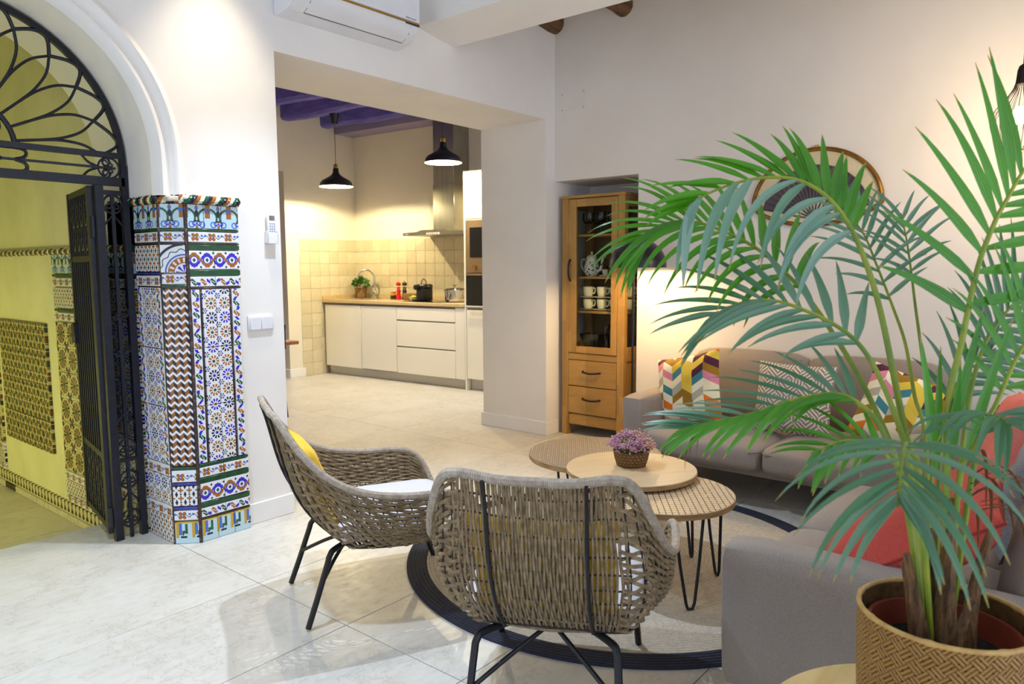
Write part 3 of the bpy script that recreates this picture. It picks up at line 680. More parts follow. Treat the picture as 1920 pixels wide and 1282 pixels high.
# ------------------------------------------------------------------ furniture materials
def oak_mat(name, c1, c2, c3, axis=2, rough=0.45):
    m, b = newmat(name); info = NT[0].nodes.new('ShaderNodeObjectInfo'); rv = X(info.outputs['Random'])
    st = [9.0, 9.0, 9.0]; st[axis] = 1.0
    n1 = noise(texco('Object'), 3.0, 6.0, 0.65, tuple(st)); n2 = noise(texco('Object'), 16.0, 4.0, 0.7, tuple(st))
    x, y, z = uvw('Object'); al = (x, y, z)[axis]; ac_ = (x, y, z)[(axis + 1) % 3]
    blk = xfr(xsin(xfl(al / 0.23 + xfl(ac_ / 0.045) * 0.37) * 12.99 + xfl(ac_ / 0.045) * 78.2) * 437.5)
    c = mixc(ramp(n1, 0.3, 0.7), c1, c2); c = mixc(ramp(n2, 0.45, 0.8) * 0.5, c, c3); c = mixc(blk * 0.45, c, c3)
    setc(b, c); b.inputs['Roughness'].default_value = rough; bumped(n2, 0.08, 0.003, b); return m
oakA, oakB, oakC = srgb(188, 148, 82), srgb(168, 126, 64), srgb(132, 94, 46)
m_oak = oak_mat('oak_upright', oakA, oakB, oakC, 2); m_oakx = oak_mat('oak_crosswise', oakA, oakB, oakC, 0)
m_oakd = mat('oak_back_panel', srgb(110, 82, 50), 0.6, col2=srgb(88, 62, 36), nscale=4, stretch=(6, 6, 1))
m_black = mat('black_metal', srgb(30, 31, 38), 0.42, 0.3, col2=srgb(24, 25, 32), nscale=20, bump=0.1, bscale=80)
m_glass = glassmat('cabinet_glass', (0.93, 0.95, 0.94, 1), 0.12); m_clear = glassmat('clear_glass', (0.96, 0.97, 0.98, 1), 0.28)
m_cream = mat('cream_ceramic', srgb(232, 226, 196), 0.25, col2=srgb(226, 219, 188), nscale=10)
def fabric(name, c1, c2, rough=0.9, sc=220.0, b=0.35):
    m, bs = newmat(name); n1 = noise(texco('Object'), sc, 2.0); n2 = noise(texco('Object'), 3.0, 4.0)
    setc(bs, mixc(ramp(n2, 0.3, 0.7) * 0.45 + ramp(n1, 0.35, 0.65) * 0.5, c1, c2)); bs.inputs['Roughness'].default_value = rough; bs.inputs['Sheen Weight'].default_value = 0.15
    bumped(n1, b, 0.002, bs); return m
m_sofa = fabric('grey_taupe_upholstery', srgb(152, 140, 131), srgb(130, 119, 111))

# ------------------------------------------------------------------ display cabinet in the niche
cw, cd, ch = 0.575, 0.38, 1.90
cab = thing('display_cabinet', 'tall oak display cabinet with glass door and two drawers in the wall niche', 'cabinet', (4.80, 3.42, 0), -pi / 2)
for x in (0, cw - .062):
    for y in (0, cd - .05): G().box((x, y, 0), (x + .062, y + .05, ch - .022), .003, 1).build('corner_post', m_oak, cab)
G().box((-.004, -.006, ch - .022), (cw + .004, cd, ch), .003, 1).build('top_board', m_oakx, cab)
G().box((.062, .012, .085), (cw - .062, .045, .17), .003, 1).build('bottom_rail', m_oakx, cab)
G().box((.062, .008, .612), (cw - .062, .04, .662), .002, 1).build('middle_rail', m_oakx, cab)
G().box((.03, cd - .02, .10), (cw - .03, cd - .008, ch - .02)).build('back_panel', m_oakd, cab)
for z in (.17, .655): G().box((.04, .03, z), (cw - .04, cd - .02, z + .02)).build('deck', m_oakx, cab)
for z in (1.00, 1.27, 1.60): G().box((.045, .045, z - .018), (cw - .045, cd - .022, z), .002, 1).build('shelf', m_oakx, cab)
door = G().box((.064, .0, .668), (.064 + .07, .026, 1.872), .002, 1).build('door', m_oak, cab)
G().box((cw - .064 - .055, .0, .668), (cw - .064, .026, 1.872), .002, 1).build('door_stile', m_oak, door)
G().box((.134, .001, 1.812), (cw - .119, .025, 1.872), .002, 1).build('door_rail', m_oakx, door)
G().box((.134, .001, .668), (cw - .119, .025, .722), .002, 1).build('door_rail', m_oakx, door)
G().box((.13, .011, .718), (cw - .115, .015, 1.816)).build('glass_pane', m_glass, door)
G().tube(catmull([(.082, .0, 1.235), (.082, -.022, 1.265), (.082, -.03, 1.32), (.082, -.022, 1.375), (.082, .0, 1.405)], 16), .0075, 8).build('door_handle', m_black, door, label='black bow handle')
for z0, z1 in ((.405, .607), (.182, .398)):
    d = G().box((.065, .0, z0), (cw - .065, .024, z1), .002, 1).build('drawer', m_oakx, cab)
    zc = (z0 + z1) / 2 + .012
    G().tube(catmull([(.205, .0, zc + .006), (.215, -.02, zc + .002), (.285, -.026, zc - .006), (.355, -.02, zc + .002), (.365, .0, zc + .006)], 16), .007, 8).build('drawer_handle', m_black, d, label='black bow handle')
for x, sg in ((cw - .024, 1), (.0, -1)):                     # glazed flanks
    G().box((x, .05, 1.80), (x + .024, cd - .05, ch - .022), .002, 1).build('side_rail', m_oak, cab); G().box((x, .05, .62), (x + .024, cd - .05, .73), .002, 1).build('side_rail', m_oak, cab)
    G().box((x + .010, .05, .73), (x + .014, cd - .05, 1.80)).build('side_glass', m_glass, cab); G().box((x + .004, .05, .17), (x + .018, cd - .05, .62)).build('side_board', m_oak, cab)
def cabp(x, y, z): return (4.80 + y, 3.42 - x, z)
# contents of the cabinet
def wine_glass(lab, loc, grp, s=1.0):
    t = thing('wine_glass', lab, 'glass', loc, 0, grp)
    G().lathe([(.031 * s, 0), (.030 * s, .002), (.006, .007), (.0036, .02), (.0036, .082 * s)], 16).build('stem_and_foot', m_clear, t)
    G().lathe([(.004, .080 * s), (.02 * s, .092 * s), (.032 * s, .112 * s), (.034 * s, .135 * s), (.029 * s, .17 * s), (.0285 * s, .17 * s), (.0335 * s, .135 * s), (.0315 * s, .112 * s), (.0195 * s, .094 * s), (.003, .083 * s)], 16, caps=False).build('bowl', m_clear, t)
    return t
WORDS = ['first', 'second', 'third', 'fourth', 'fifth', 'sixth', 'seventh', 'eighth']
wg = None
for row, pts_ in (('front', ((.155, .12), (.205, .09), (.305, .10), (.41, .09), (.50, .10))), ('middle', ((.255, .17), (.36, .16), (.45, .16))), ('back', ((.17, .25), (.26, .27), (.35, .26), (.49, .25)))):
    for k, (x, y) in enumerate(pts_):
        lab = 'stemmed wine glass on the top cabinet shelf, %s from the handle in the %s row' % (WORDS[k], row)
        if wg is None: wg = wine_glass(lab, cabp(x, y, 1.60), 'wine glasses in the display cabinet')
        else: dup(wg, lab, cabp(x, y, 1.60))
tp = thing('teapot', 'white porcelain teapot with dark leafy floral decoration in the cabinet', 'teapot', cabp(.185, .15, 1.27), -pi / 2)
m_pot = None
def teapot_mat():
    m, b = newmat('leafy_porcelain'); n1 = noise(texco('Object'), 55.0, 3.0, 0.6); n2 = noise(texco('Object'), 90.0, 2.0)
    c = mixc(n1 > 0.56, srgb(232, 230, 222), srgb(56, 72, 50)); c = mixc((n2 > 0.62) * (n1 < 0.56), c, srgb(178, 160, 70)); setc(b, c); b.inputs['Roughness'].default_value = .2; return m
mtp = teapot_mat()
G().lathe([(.038, 0), (.04, .004), (.055, .02), (.064, .05), (.062, .08), (.05, .115), (.042, .138), (.043, .146), (.04, .15)], 24).build('body', mtp, tp)
lid = G().lathe([(.042, .150), (.036, .160), (.02, .170), (.006, .174), (.005, .18), (.010, .186), (.009, .194), (.001, .198)], 20).build('lid', m_cream, tp)
G().tube(catmull([(.055, 0, .045), (.085, 0, .06), (.095, 0, .10), (.105, 0, .14), (.13, 0, .155)], 16), [.016 - .0006 * k for k in range(17)], 10).build('spout', mtp, tp)
G().tube(catmull([(-.045, 0, .125), (-.085, 0, .135), (-.10, 0, .095), (-.08, 0, .05), (-.055, 0, .04)], 18), .007, 8).build('handle', m_cream, tp)
t = thing('glass_tumbler', 'plain glass tumbler beside the teapot in the cabinet', 'glass', cabp(.40, .10, 1.27)); G().lathe([(.026, 0), (.028, .002), (.034, .085), (.033, .085), (.026, .006)], 16, caps=False).build('wall', m_clear, t); G().cyl((0, 0, 0), (0, 0, .005), .026).build('base', m_clear, t)
dup(t, 'glass tumbler standing at the back of the teapot shelf', cabp(.435, .2, 1.27)); 
t = thing('teacup', 'small white teacup on a saucer behind the teapot spout', 'cup', cabp(.315, .16, 1.27)); G().lathe([(.06, .004), (.055, .012), (.02, .006), (.02, .0)], 20).build('saucer', m_cream, t); G().lathe([(.018, .008), (.03, .02), (.036, .055), (.034, .055), (.028, .022), (.001, .014)], 18).build('cup', m_cream, t)
def mug(lab, loc, rz, grp):
    t = thing('coffee_mug', lab, 'mug', loc, rz, grp)
    G().lathe([(.030, 0), (.033, .003), (.040, .030), (.042, .075), (.0395, .075), (.037, .03), (.028, .008), (.001, .006)], 20).build('body', m_cream, t)
    G().tube(catmull([(.038, 0, .062), (.060, 0, .066), (.066, 0, .045), (.056, 0, .024), (.037, 0, .022)], 14), .0055, 8).build('handle', m_cream, t); return t
def plate(lab, loc, grp): 
    t = G().lathe([(.03, 0), (.035, .002), (.072, .011), (.073, .014), (.03, .006), (.001, .005)], 22).build('saucer_plate', m_cream, None, loc); return tag(t, lab, 'saucer', grp)
mg = None
for lvl in (0, 1):
    z = 1.00 + lvl * .098
    for k, x in enumerate((.16, .29, .41)):
        pos = ('nearest the door handle', 'in the middle', 'nearest the floor lamp')[k]; lab = 'cream mug of the %s row in the cabinet, %s' % ('upper' if lvl else 'lower', pos)
        pl = plate('cream saucer under the %s row of cabinet mugs, %s' % ('upper' if lvl else 'lower', pos), cabp(x, .14, z), 'upper saucers' if lvl else 'lower saucers')
        if mg is None: mg = mug(lab, cabp(x, .14, z + .015), -pi / 2, 'lower mugs')
        else: dup(mg, lab, cabp(x, .14, z + .015), -pi / 2, 'upper mugs' if lvl else 'lower mugs')
    dup(mg, 'cream mug at the back of the upper mug row' if lvl else 'cream mug at the back of the lower mug row', cabp(.46, .27, z + .015), -pi / 2, 'back mugs')
    plate('cream saucer at the back of the upper row' if lvl else 'cream saucer at the back of the lower row', cabp(.46, .27, z), 'back saucers')
t = thing('glass_jug', 'tall clear glass jug with handle on the cabinet deck', 'jug', cabp(.415, .13, .675), pi / 2)
G().lathe([(.05, 0), (.055, .01), (.055, .18), (.048, .22), (.046, .22), (.052, .18), (.051, .012)], 20, caps=False).build('body', m_clear, t); G().tube(catmull([(.052, 0, .19), (.085, 0, .19), (.09, 0, .12), (.07, 0, .05)], 12), .006, 8).build('handle', m_clear, t)
t = thing('glass_bowl', 'square clear glass bowl on the cabinet deck', 'bowl', cabp(.22, .15, .675)); g = G()
g.rings([[(sx * w, sy * w, z) for sx, sy in ((1, 1), (-1, 1), (-1, -1), (1, -1))] for w, z in ((.055, 0), (.09, .14), (.086, .14), (.052, .008))], caps=False); g.build('bowl', m_clear, t); G().box((-.055, -.055, 0), (.055, .055, .006)).build('base', m_clear, t)

# ------------------------------------------------------------------ floor lamp between cabinet and sofa
fx, fy = 4.44, 2.53
lamp = thing('floor_lamp', 'black floor lamp with dome shade lit beside the cabinet', 'lamp', (fx, fy, 0))
m_dome = mat('black_dome', srgb(34, 30, 38), 0.3, 0.2, col2=srgb(28, 25, 32), nscale=10); m_dome_in = mat('cream_dome_lining', srgb(244, 232, 200), 0.5, col2=srgb(238, 226, 194), nscale=10)
RD = .195; zb = 1.34
G().lathe([(RD, zb), (RD * .985, zb + .04), (RD * .92, zb + .085), (RD * .8, zb + .125), (RD * .6, zb + .162), (RD * .35, zb + .187), (.012, zb + .197)], 40).build('shade', m_dome, lamp)
sh = [o for o in lamp.children if o.name.startswith('shade')][0]
G().lathe([(RD - .004, zb + .0005), (RD * .965, zb + .04), (RD * .9, zb + .083), (RD * .78, zb + .121), (RD * .58, zb + .157), (RD * .33, zb + .182), (.01, zb + .19)], 40, caps=False).build('lining', m_dome_in, sh)
# open underside: drop the cap of the outer shell
bm = bmesh.new(); bm.from_mesh(sh.data); bmesh.ops.delete(bm, geom=[f for f in bm.faces if len(f.verts) > 10 and abs(f.calc_center_median().z - zb) < .01], context='FACES'); bm.to_mesh(sh.data); bm.free()
G().tube([(-.035, .012, .02), (-.035, .012, 1.42), (-.02, .006, 1.50), (0, 0, 1.52)], .0075, 8).build('pole', m_black, lamp)
G().lathe([(.13, 0), (.13, .012), (.12, .018), (.012, .02)], 32).build('base', m_black, lamp)
m_bulb = mat('lit_bulb', srgb(255, 236, 200), 0.4, col2=srgb(255, 230, 190), nscale=5, emit=(1, .78, .45, 1), estr=14)
G().sphere((0, 0, zb + .09), .03, 2).build('bulb', m_bulb, lamp)
light('floor_lamp_light', 'POINT', (fx, fy, zb + .05), 22, (1.0, .72, .36), None, .03)

# ------------------------------------------------------------------ sofas
def soft(g, lo, hi, r=.05, puff=.02, n=8):
    """rounded upholstered block: subdivided, superelliptic edges, crowned faces"""
    lo, hi = Vector(lo), Vector(hi); c = (lo + hi) / 2; h = (hi - lo) / 2
    res = bmesh.ops.create_cube(g.bm, size=2.0); vs_ = res['verts']
    ed = list({e for v in vs_ for e in v.link_edges}); o = bmesh.ops.subdivide_edges(g.bm, edges=ed, cuts=n, use_grid_fill=True)
    allv = [v for v in g.bm.verts if v not in g.done] if hasattr(g, 'done') else g.bm.verts[:]
    for v in allv:
        p = v.co.copy(); q = Vector((p.x * h.x, p.y * h.y, p.z * h.z))
        e = Vector([max(abs(q[i]) - (h[i] - min(r, h[i])), 0.0) for i in range(3)]); L = e.length
        rr = min(r, min(h))
        if L > 1e-9:
            base = Vector([math.copysign(min(abs(q[i]), h[i] - rr), q[i]) for i in range(3)]); e2 = Vector([q[i] - base[i] for i in range(3)])
            if e2.length > 1e-9:
                m_ = max(abs(x) for x in e2); q = base + e2.normalized() * m_
        w = [(1 - abs(p[(i + 1) % 3]) ** 2.5) * (1 - abs(p[(i + 2) % 3]) ** 2.5) for i in range(3)]
        for i in range(3):
            if abs(p[i]) > .999: q[i] += math.copysign(puff * w[i], p[i])
        v.co = q + c
    g.done = set(g.bm.verts[:]); return g
def seam(parent, pts, r=.003, m=None):
    return G().tube(pts, r, 6, closed=True).build('piping', m or m_seam, parent)
m_seam = fabric('taupe_seam', srgb(120, 112, 108), srgb(104, 96, 92))
def sofa(name, lab, L, D, loc, rz, arms=(True, True)):
    t = thing(name, lab, 'sofa', loc, rz)
    aw = .155; x0, x1 = aw, L - aw
    soft(G(), (.03, .05, .17), (L - .03, D - .03, .26), .03, .0, 4).build('base', m_sofa, t)
    n = 2; w = (x1 - x0) / n
    for k in range(n):
        a, b = x0 + w * k + .002, x0 + w * (k + 1) - .002
        c = soft(G(), (a, -.05, .215), (b, D - .20, .375), .055, .018).build('seat_cushion', m_sofa, t)
        seam(c, [(a + .03, -.049, .335), (b - .03, -.049, .335), (b - .004, -.01, .335), (b - .004, .5, .337), (a + .004, .5, .337), (a + .004, -.01, .335)])
        M = Matrix.Translation((0, D - .13, .36)) @ Matrix.Rotation(radians(-11), 4, 'X')
        c = soft(G(), (a, -.09, .0), (b, .07, .43), .055, .02).xf(M).build('back_cushion', m_sofa, t)
        sm = G().tube([(a + .03, -.072, .395), (b - .03, -.072, .395)], .003, 6).xf(M).build('piping', m_seam, c)
    soft(G(), (aw - .02, D - .15, .17), (L - aw + .02, D, .70), .04, .0, 5).build('back_frame', m_sofa, t)
    for s, on in zip((0, 1), arms):
        g = soft(G(), (0, .0, .10), (aw, D - .01, .555), .042, .004, 8)
        for v in g.bm.verts:                                     # arms lean outwards a little
            k = (v.co.z - .10) / .455; v.co.x += (.028 * (1 - k) if s == 0 else -.028 * (1 - k))
        if s: g.xf(Matrix.Translation((L - aw, 0, 0)))
        if on: g.build('arm', m_sofa, t)
    for x in (.10, L - .10):
        for y in (.10, D - .10): G().cyl((x, y, 0), (x, y, .18), .016, .022, 10).build('leg', m_black, t)
    return t
sofa('two_seat_sofa', 'grey two-seat sofa standing along the wall beside the floor lamp', 1.80, .86, (3.89, 2.335, 0), -pi / 2)
sofa('two_seat_sofa', 'grey two-seat sofa behind the potted palm with its arm towards the viewer', 1.70, .86, (3.66, .845, 0), pi)

# ------------------------------------------------------------------ cushions
def pillow(name, lab, cat, size, th, m, M, grp=None, n=14, pinch=.06, wr=0.0, seamm=None):
    g = G(); R_ = []
    def P(i, j, s):
        u, v = -1 + 2 * i / n, -1 + 2 * j / n
        e = (1 - u ** 4) * (1 - v ** 4); z = s * th / 2 * max(e, 0) ** .5
        x = u * (1 - pinch * (1 - v * v)) * size[0] / 2; y = v * (1 - pinch * (1 - u * u)) * size[1] / 2
        if wr: z += wr * sin(u * 7 + v * 3) * e * s + wr * .6 * sin(v * 9 - u * 4) * e
        return (x, y, z)
    for s in (1, -1):
        V = [[g.bm.verts.new(P(i, j, s)) for j in range(n + 1)] for i in range(n + 1)]
        for i in range(n):
            for j in range(n):
                q = [V[i][j], V[i + 1][j], V[i + 1][j + 1], V[i][j + 1]]; ij = [(i, j), (i + 1, j), (i + 1, j + 1), (i, j + 1)]
                if s < 0: q.reverse(); ij.reverse()
                f = g.bm.faces.new(q)
                for l, (a, b) in zip(f.loops, ij): l[g.uv].uv = (a / n, b / n)
    bmesh.ops.remove_doubles(g.bm, verts=g.bm.verts[:], dist=1e-6)
    root = thing(name, lab, cat, (0, 0, 0), 0, grp); root.matrix_world = M
    g.build('cover', m, root)
    if seamm:
        ed = [P(i, 0, 0) for i in range(n)] + [P(n, j, 0) for j in range(n)] + [P(n - i, n, 0) for i in range(n)] + [P(0, n - j, 0) for j in range(n)]
        G().tube(ed, .004, 6, closed=True).build('seam', seamm, root)
    return root
def frame(o, ux, uy):
    ux = Vector(ux).normalized(); uy = Vector(uy); uy = (uy - ux * uy.dot(ux)).normalized(); uz = ux.cross(uy)
    return Matrix(((ux.x, uy.x, uz.x, o[0]), (ux.y, uy.y, uz.y, o[1]), (ux.z, uy.z, uz.z, o[2]), (0, 0, 0, 1)))
def chevron(u, v):
    n = 6.0; k = xfl(u * n); t = xabs(xfr(u * n * 0.5) - 0.5) * 2.0
    q = v * 8.5 + t * 0.9; r = xfl(q)
    h = xfr(xsin(r * 12.9898 + k * 78.233 + 3.0) * 43758.5)
    cols = [srgb(226, 190, 60), srgb(240, 232, 205), srgb(158, 116, 20), srgb(222, 132, 158), srgb(180, 174, 156), srgb(230, 198, 74), srgb(238, 228, 196), srgb(150, 112, 24), srgb(82, 24, 52), srgb(236, 226, 190), srgb(230, 120, 30), srgb(60, 128, 138)]
    c = cols[0]
    for i, cc in enumerate(cols[1:]): c = mixc(h > (i + 1) / 12.0, c, cc)
    return c
m_chev = pat('chevron_print', chevron, 0.85, bump=0.05)
def cubes(u, v):
    # tumbling-block line drawing: white hatching in three directions on taupe
    s = 3.4; x = u * s; y = v * s * 1.1547
    k = xfl(y); xx = x + xmod(k, 2.0) * 0.5; fx_ = xfr(xx) - 0.5; fy_ = xfr(y)
    a = xabs(fx_); top = fy_ > (1.0 - a); lft = fx_ < 0.0
    l1 = xfr((y + x * 1.15) * 4.0) < 0.34; l2 = xfr((y - x * 1.15) * 4.0) < 0.34; l3 = xfr(x * 7.0) < 0.32
    ln = top * l3 + (1.0 - top) * (lft * l1 + (1.0 - lft) * l2)
    return mixc(ln > 0.5, srgb(150, 136, 120), srgb(232, 228, 220))
m_cub = pat('cube_line_print', cubes, 0.9)
def knit(name, c1, c2, sc=60.0):
    m, b = newmat(name); u, v, _ = uvw(); n1 = noise(texco('UV'), sc, 3.0, 0.6, (1, 3.5, 1)); n2 = noise(texco('Object'), 6.0)
    setc(b, mixc(ramp(n1, 0.35, 0.65) * 0.6 + ramp(n2, .3, .7) * .3, c1, c2)); b.inputs['Roughness'].default_value = .9; bumped(n1, .6, .006, b); return m
m_coral = knit('coral_crinkle', srgb(206, 84, 72), srgb(176, 58, 50)); m_coral2 = knit('coral_stitched', srgb(226, 104, 96), srgb(236, 150, 140), 30)
m_must = mat('mustard_fabric', srgb(224, 186, 64), 0.9, col2=srgb(206, 166, 44), nscale=6, bump=0.2, bscale=200, bdist=.002); m_fur = knit('silver_fur', srgb(176, 182, 196), srgb(120, 126, 142), 40)
m_cseam = mat('coral_seam', srgb(150, 44, 40), .9, col2=srgb(136, 40, 36), nscale=20)
pillow('throw_cushion', 'multicoloured chevron cushion leaning in the sofa corner by the floor lamp', 'cushion', (.46, .44), .15, m_chev, frame((4.22, 2.03, .585), (-.10, -1, .25), (.30, .06, 1)), wr=.004)
pillow('throw_cushion', 'taupe cushion with white cube line pattern in the middle of the wall sofa', 'cushion', (.44, .42), .15, m_cub, frame((4.27, 1.40, .58), (.06, -1, -.02), (.30, .05, 1)), wr=.004)
pillow('throw_cushion', 'multicoloured chevron cushion behind the palm stems on the wall sofa', 'cushion', (.44, .42), .14, m_chev, frame((4.24, .82, .575), (.1, -1, -.32), (.34, -.12, 1)), wr=.004)
pillow('throw_cushion', 'plain coral cushion lying over the near sofa arm behind the palm', 'cushion', (.50, .52), .19, m_coral, frame((2.31, .41, .59), (1, .10, .02), (-.05, -.78, .50)), wr=.006, seamm=m_cseam)
pillow('throw_cushion', 'coral cushion with pale stitched lines at the far end of the near sofa', 'cushion', (.46, .44), .14, m_coral2, frame((3.30, .27, .66), (.8, .25, -.1), (.1, -.35, 1)), wr=.005)
pillow('throw_cushion', 'silver grey fluffy cushion beside the coral cushions on the near sofa', 'cushion', (.46, .44), .18, m_fur, frame((2.92, .15, .62), (1, -.05, .05), (.05, -.35, 1)), wr=.006)

# ------------------------------------------------------------------ nest of round coffee tables
def mango(name, grid):
    m, b = newmat(name); x, y, z = uvw('Object')
    pk = xfl(y / 0.075); h = xfr(xsin(pk * 37.7 + 1.3) * 4375.3); n1 = noise(texco('Object'), 3.0, 5.0, .6, (1, 9, 1))
    c = mixc(h, srgb(228, 214, 188), srgb(196, 166, 122)); c = mixc(ramp(n1, .35, .75) * .5, c, srgb(182, 148, 104))
    if grid:
        p = grid; a, b_ = x * .82 + y * .57, y * .82 - x * .57
        gu, gv = xfr(a / p), xfr(b_ / p); ln = (gu < (.22 if grid < .024 else .14)) + ((gv < .16) * 1.0) > .5
        dot = (xabs(gu - .56) < .26) * (xabs(gv - .55) < .22) * (1.0 if grid < .02 else 0.0) 
        nz = noise(texco('Object'), 90.0, 2.0) > .42
        c = mixc(ln * (z > -.0015) * (noise(texco('Object'), 60.0) > .36), c, srgb(64, 54, 60))
        if grid < .024: c = mixc((gu > .40) * (gu < .86) * (gv > .36) * (gv < .84) * (z > -.0015), c, srgb(86, 76, 74))
    if grid and grid < .024: c = mixc(.18, c, srgb(96, 88, 84))
    setc(b, c); b.inputs['Roughness'].default_value = .5; return m
m_t1, m_t2, m_t3 = mango('carved_mango_dark', .0225), mango('plain_mango', 0), mango('carved_mango', .0245)
m_bark = mat('mango_edge', srgb(176, 142, 96), .6, col2=srgb(140, 106, 66), nscale=10, stretch=(1, 1, 6))
def ctable(lab, c, z, r, th, m, angs, rl, rot=0.0):
    t = thing('coffee_table', lab, 'coffee table', (c[0], c[1], .0085), 0, 'nest of round coffee tables')
    top = G().lathe([(r - .003, z - th), (r, z - th + .003), (r, z - .003), (r - .003, z)], 56).xf(Matrix.Translation((0, 0, -z))).build('table_top', m, t, (0, 0, z), rot)
    G().lathe([(r + .0004, z - th + .003), (r + .0004, z - .0035)], 56, caps=False).build('edge_band', m_bark, t)
    for a in angs:
        a = radians(a); d = Vector((cos(a), sin(a), 0)); s = Vector((-sin(a), cos(a), 0)); zt = z - th
        p0 = d * rl + s * .062; p1 = d * rl - s * .062; ft = d * (rl + .025)
        pts = [p0 + Vector((0, 0, zt)), p0.lerp(ft + s * .02, .5) + Vector((0, 0, zt / 2)), ft + s * .018 + Vector((0, 0, .03)), ft + s * .010 + Vector((0, 0, .008)), ft - s * .010 + Vector((0, 0, .008)), ft - s * .018 + Vector((0, 0, .03)), p1.lerp(ft - s * .02, .5) + Vector((0, 0, zt / 2)), p1 + Vector((0, 0, zt))]
        G().tube(pts, .0065, 8).build('hairpin_leg', m_black, t)
    return t
ctable('low round coffee table with dark carved grid top, nearest the cabinet', (3.33, 2.15), .33, .36, .03, m_t1, (60, 180, 300), .26)
ctable('plain round wooden coffee table carrying the flower basket', (2.852, 1.646), .435, .292, .024, m_t2, (59, 164, -46), .262, radians(-30))
ctable('round coffee table with fine grid top nearest the potted palm', (2.722, 1.413), .40, .29, .028, m_t3, (232, 325, 98), .235)
# basket of pink dried flowers
fb = thing('flower_basket', 'small woven basket of pink dried flowers on the plain coffee table', 'flower basket', (2.885, 1.665, .435))
def wicker(name, c1, c2, ru=60.0, rv=70.0):
    m, b = newmat(name); u, v, _ = uvw(); row = xfl(v * rv); ph = xfr(u * ru + xmod(row, 2.0) * .5)
    hgt = xsin(ph * pi) * xsin(xfr(v * rv) * pi); n1 = noise(texco('Object'), 40.0)
    setc(b, mixc(ramp(hgt, .1, .7), c2, mixc(n1, c1, c2))); b.inputs['Roughness'].default_value = .7; bumped(hgt, .8, .006, b); return m
m_wick = wicker('woven_seagrass', srgb(160, 122, 68), srgb(92, 64, 30), 26, 70)
G().lathe([(.058, 0), (.064, .004), (.076, .04), (.082, .072), (.084, .078), (.080, .080), (.076, .072), (.06, .03)], 32, caps=True).build('basket', m_wick, fb)
m_pink = mat('pink_blossom', srgb(206, 160, 178), .8, col2=srgb(176, 122, 150), nscale=30); m_pink2 = mat('dusty_rose_blossom', srgb(206, 170, 156), .8, col2=srgb(190, 140, 130), nscale=30); m_stemg = mat('dried_stem', srgb(110, 118, 78), .8, col2=srgb(130, 126, 92), nscale=20)
r2 = random.Random(5)
gs = {0: G(), 1: G(), 2: G()}
for k in range(150):
    a = r2.uniform(0, 2 * pi); rr = .105 * sqrt(r2.random()); zz = .085 + .075 * (1 - (rr / .115) ** 2) + r2.uniform(-.012, .012); p = Vector((rr * cos(a), rr * sin(a), zz))
    gs[2].tube([Vector((rr * .45 * cos(a), rr * .45 * sin(a), .06)), p], .0009, 3)
    for q in range(9):
        o = Vector((r2.gauss(0, .008), r2.gauss(0, .008), r2.gauss(0, .006))); gs[0 if cos(a - 2.6) > -.2 else 1].sphere(p + o, r2.uniform(.0028, .0048), 1 if False else 0 + 1, (1, 1, .8))
gs[0].build('pink_blossoms', m_pink, fb, kind='stuff'); gs[1].build('rose_blossoms', m_pink2, fb, kind='stuff'); gs[2].build('stems', m_stemg, fb, kind='stuff')

# ------------------------------------------------------------------ round rug
def rug_mat(name, c1, c2, warm=None):
    m, b = newmat(name); x, y, z = uvw('Object'); r = xlen(x, y); ring = xsin(r * 2 * pi / .0165); a = xat(y, x)
    n1 = noise(texco('Object'), 60.0, 4.0, .7); n2 = noise(texco('Object'), 220.0, 2.0)
    c = mixc(ramp(n1, .3, .7) * .6 + ramp(n2, .4, .6) * .35, c1, c2)
    if warm: c = mixc(ramp(noise(texco('Object'), 3.0, 3.0) , .45, .75) * ramp(r, .60, .20) * .32, c, warm)
    setc(b, c); b.inputs['Roughness'].default_value = .95; bumped(ring * .5 + n2 * .6, .7, .008, b); return m
rug = thing('round_rug', 'round natural jute rug with a dark navy border under the coffee tables', 'rug', (2.906, 1.724, 0))
def annulus(r0, r1, name, m, k):
    P_ = [(max(r0, .002), 0)]; n = max(2, int((r1 - r0) / .0165))
    for i in range(n * 4 + 1):
        r = r0 + (r1 - r0) * i / (n * 4); P_.append((max(r, .002), .009 + .0022 * abs(sin(pi * (r - r0) / ((r1 - r0) / n)))))
    P_.append((r1, 0)); return G().lathe(P_, 120).build(name, m, rug)
annulus(0, .912, 'jute_field', rug_mat('natural_jute', srgb(208, 198, 182), srgb(164, 152, 134), srgb(150, 112, 62)), 1); annulus(.914, 1.003, 'navy_border', rug_mat('navy_jute', srgb(44, 48, 66), srgb(28, 30, 44)), 1)

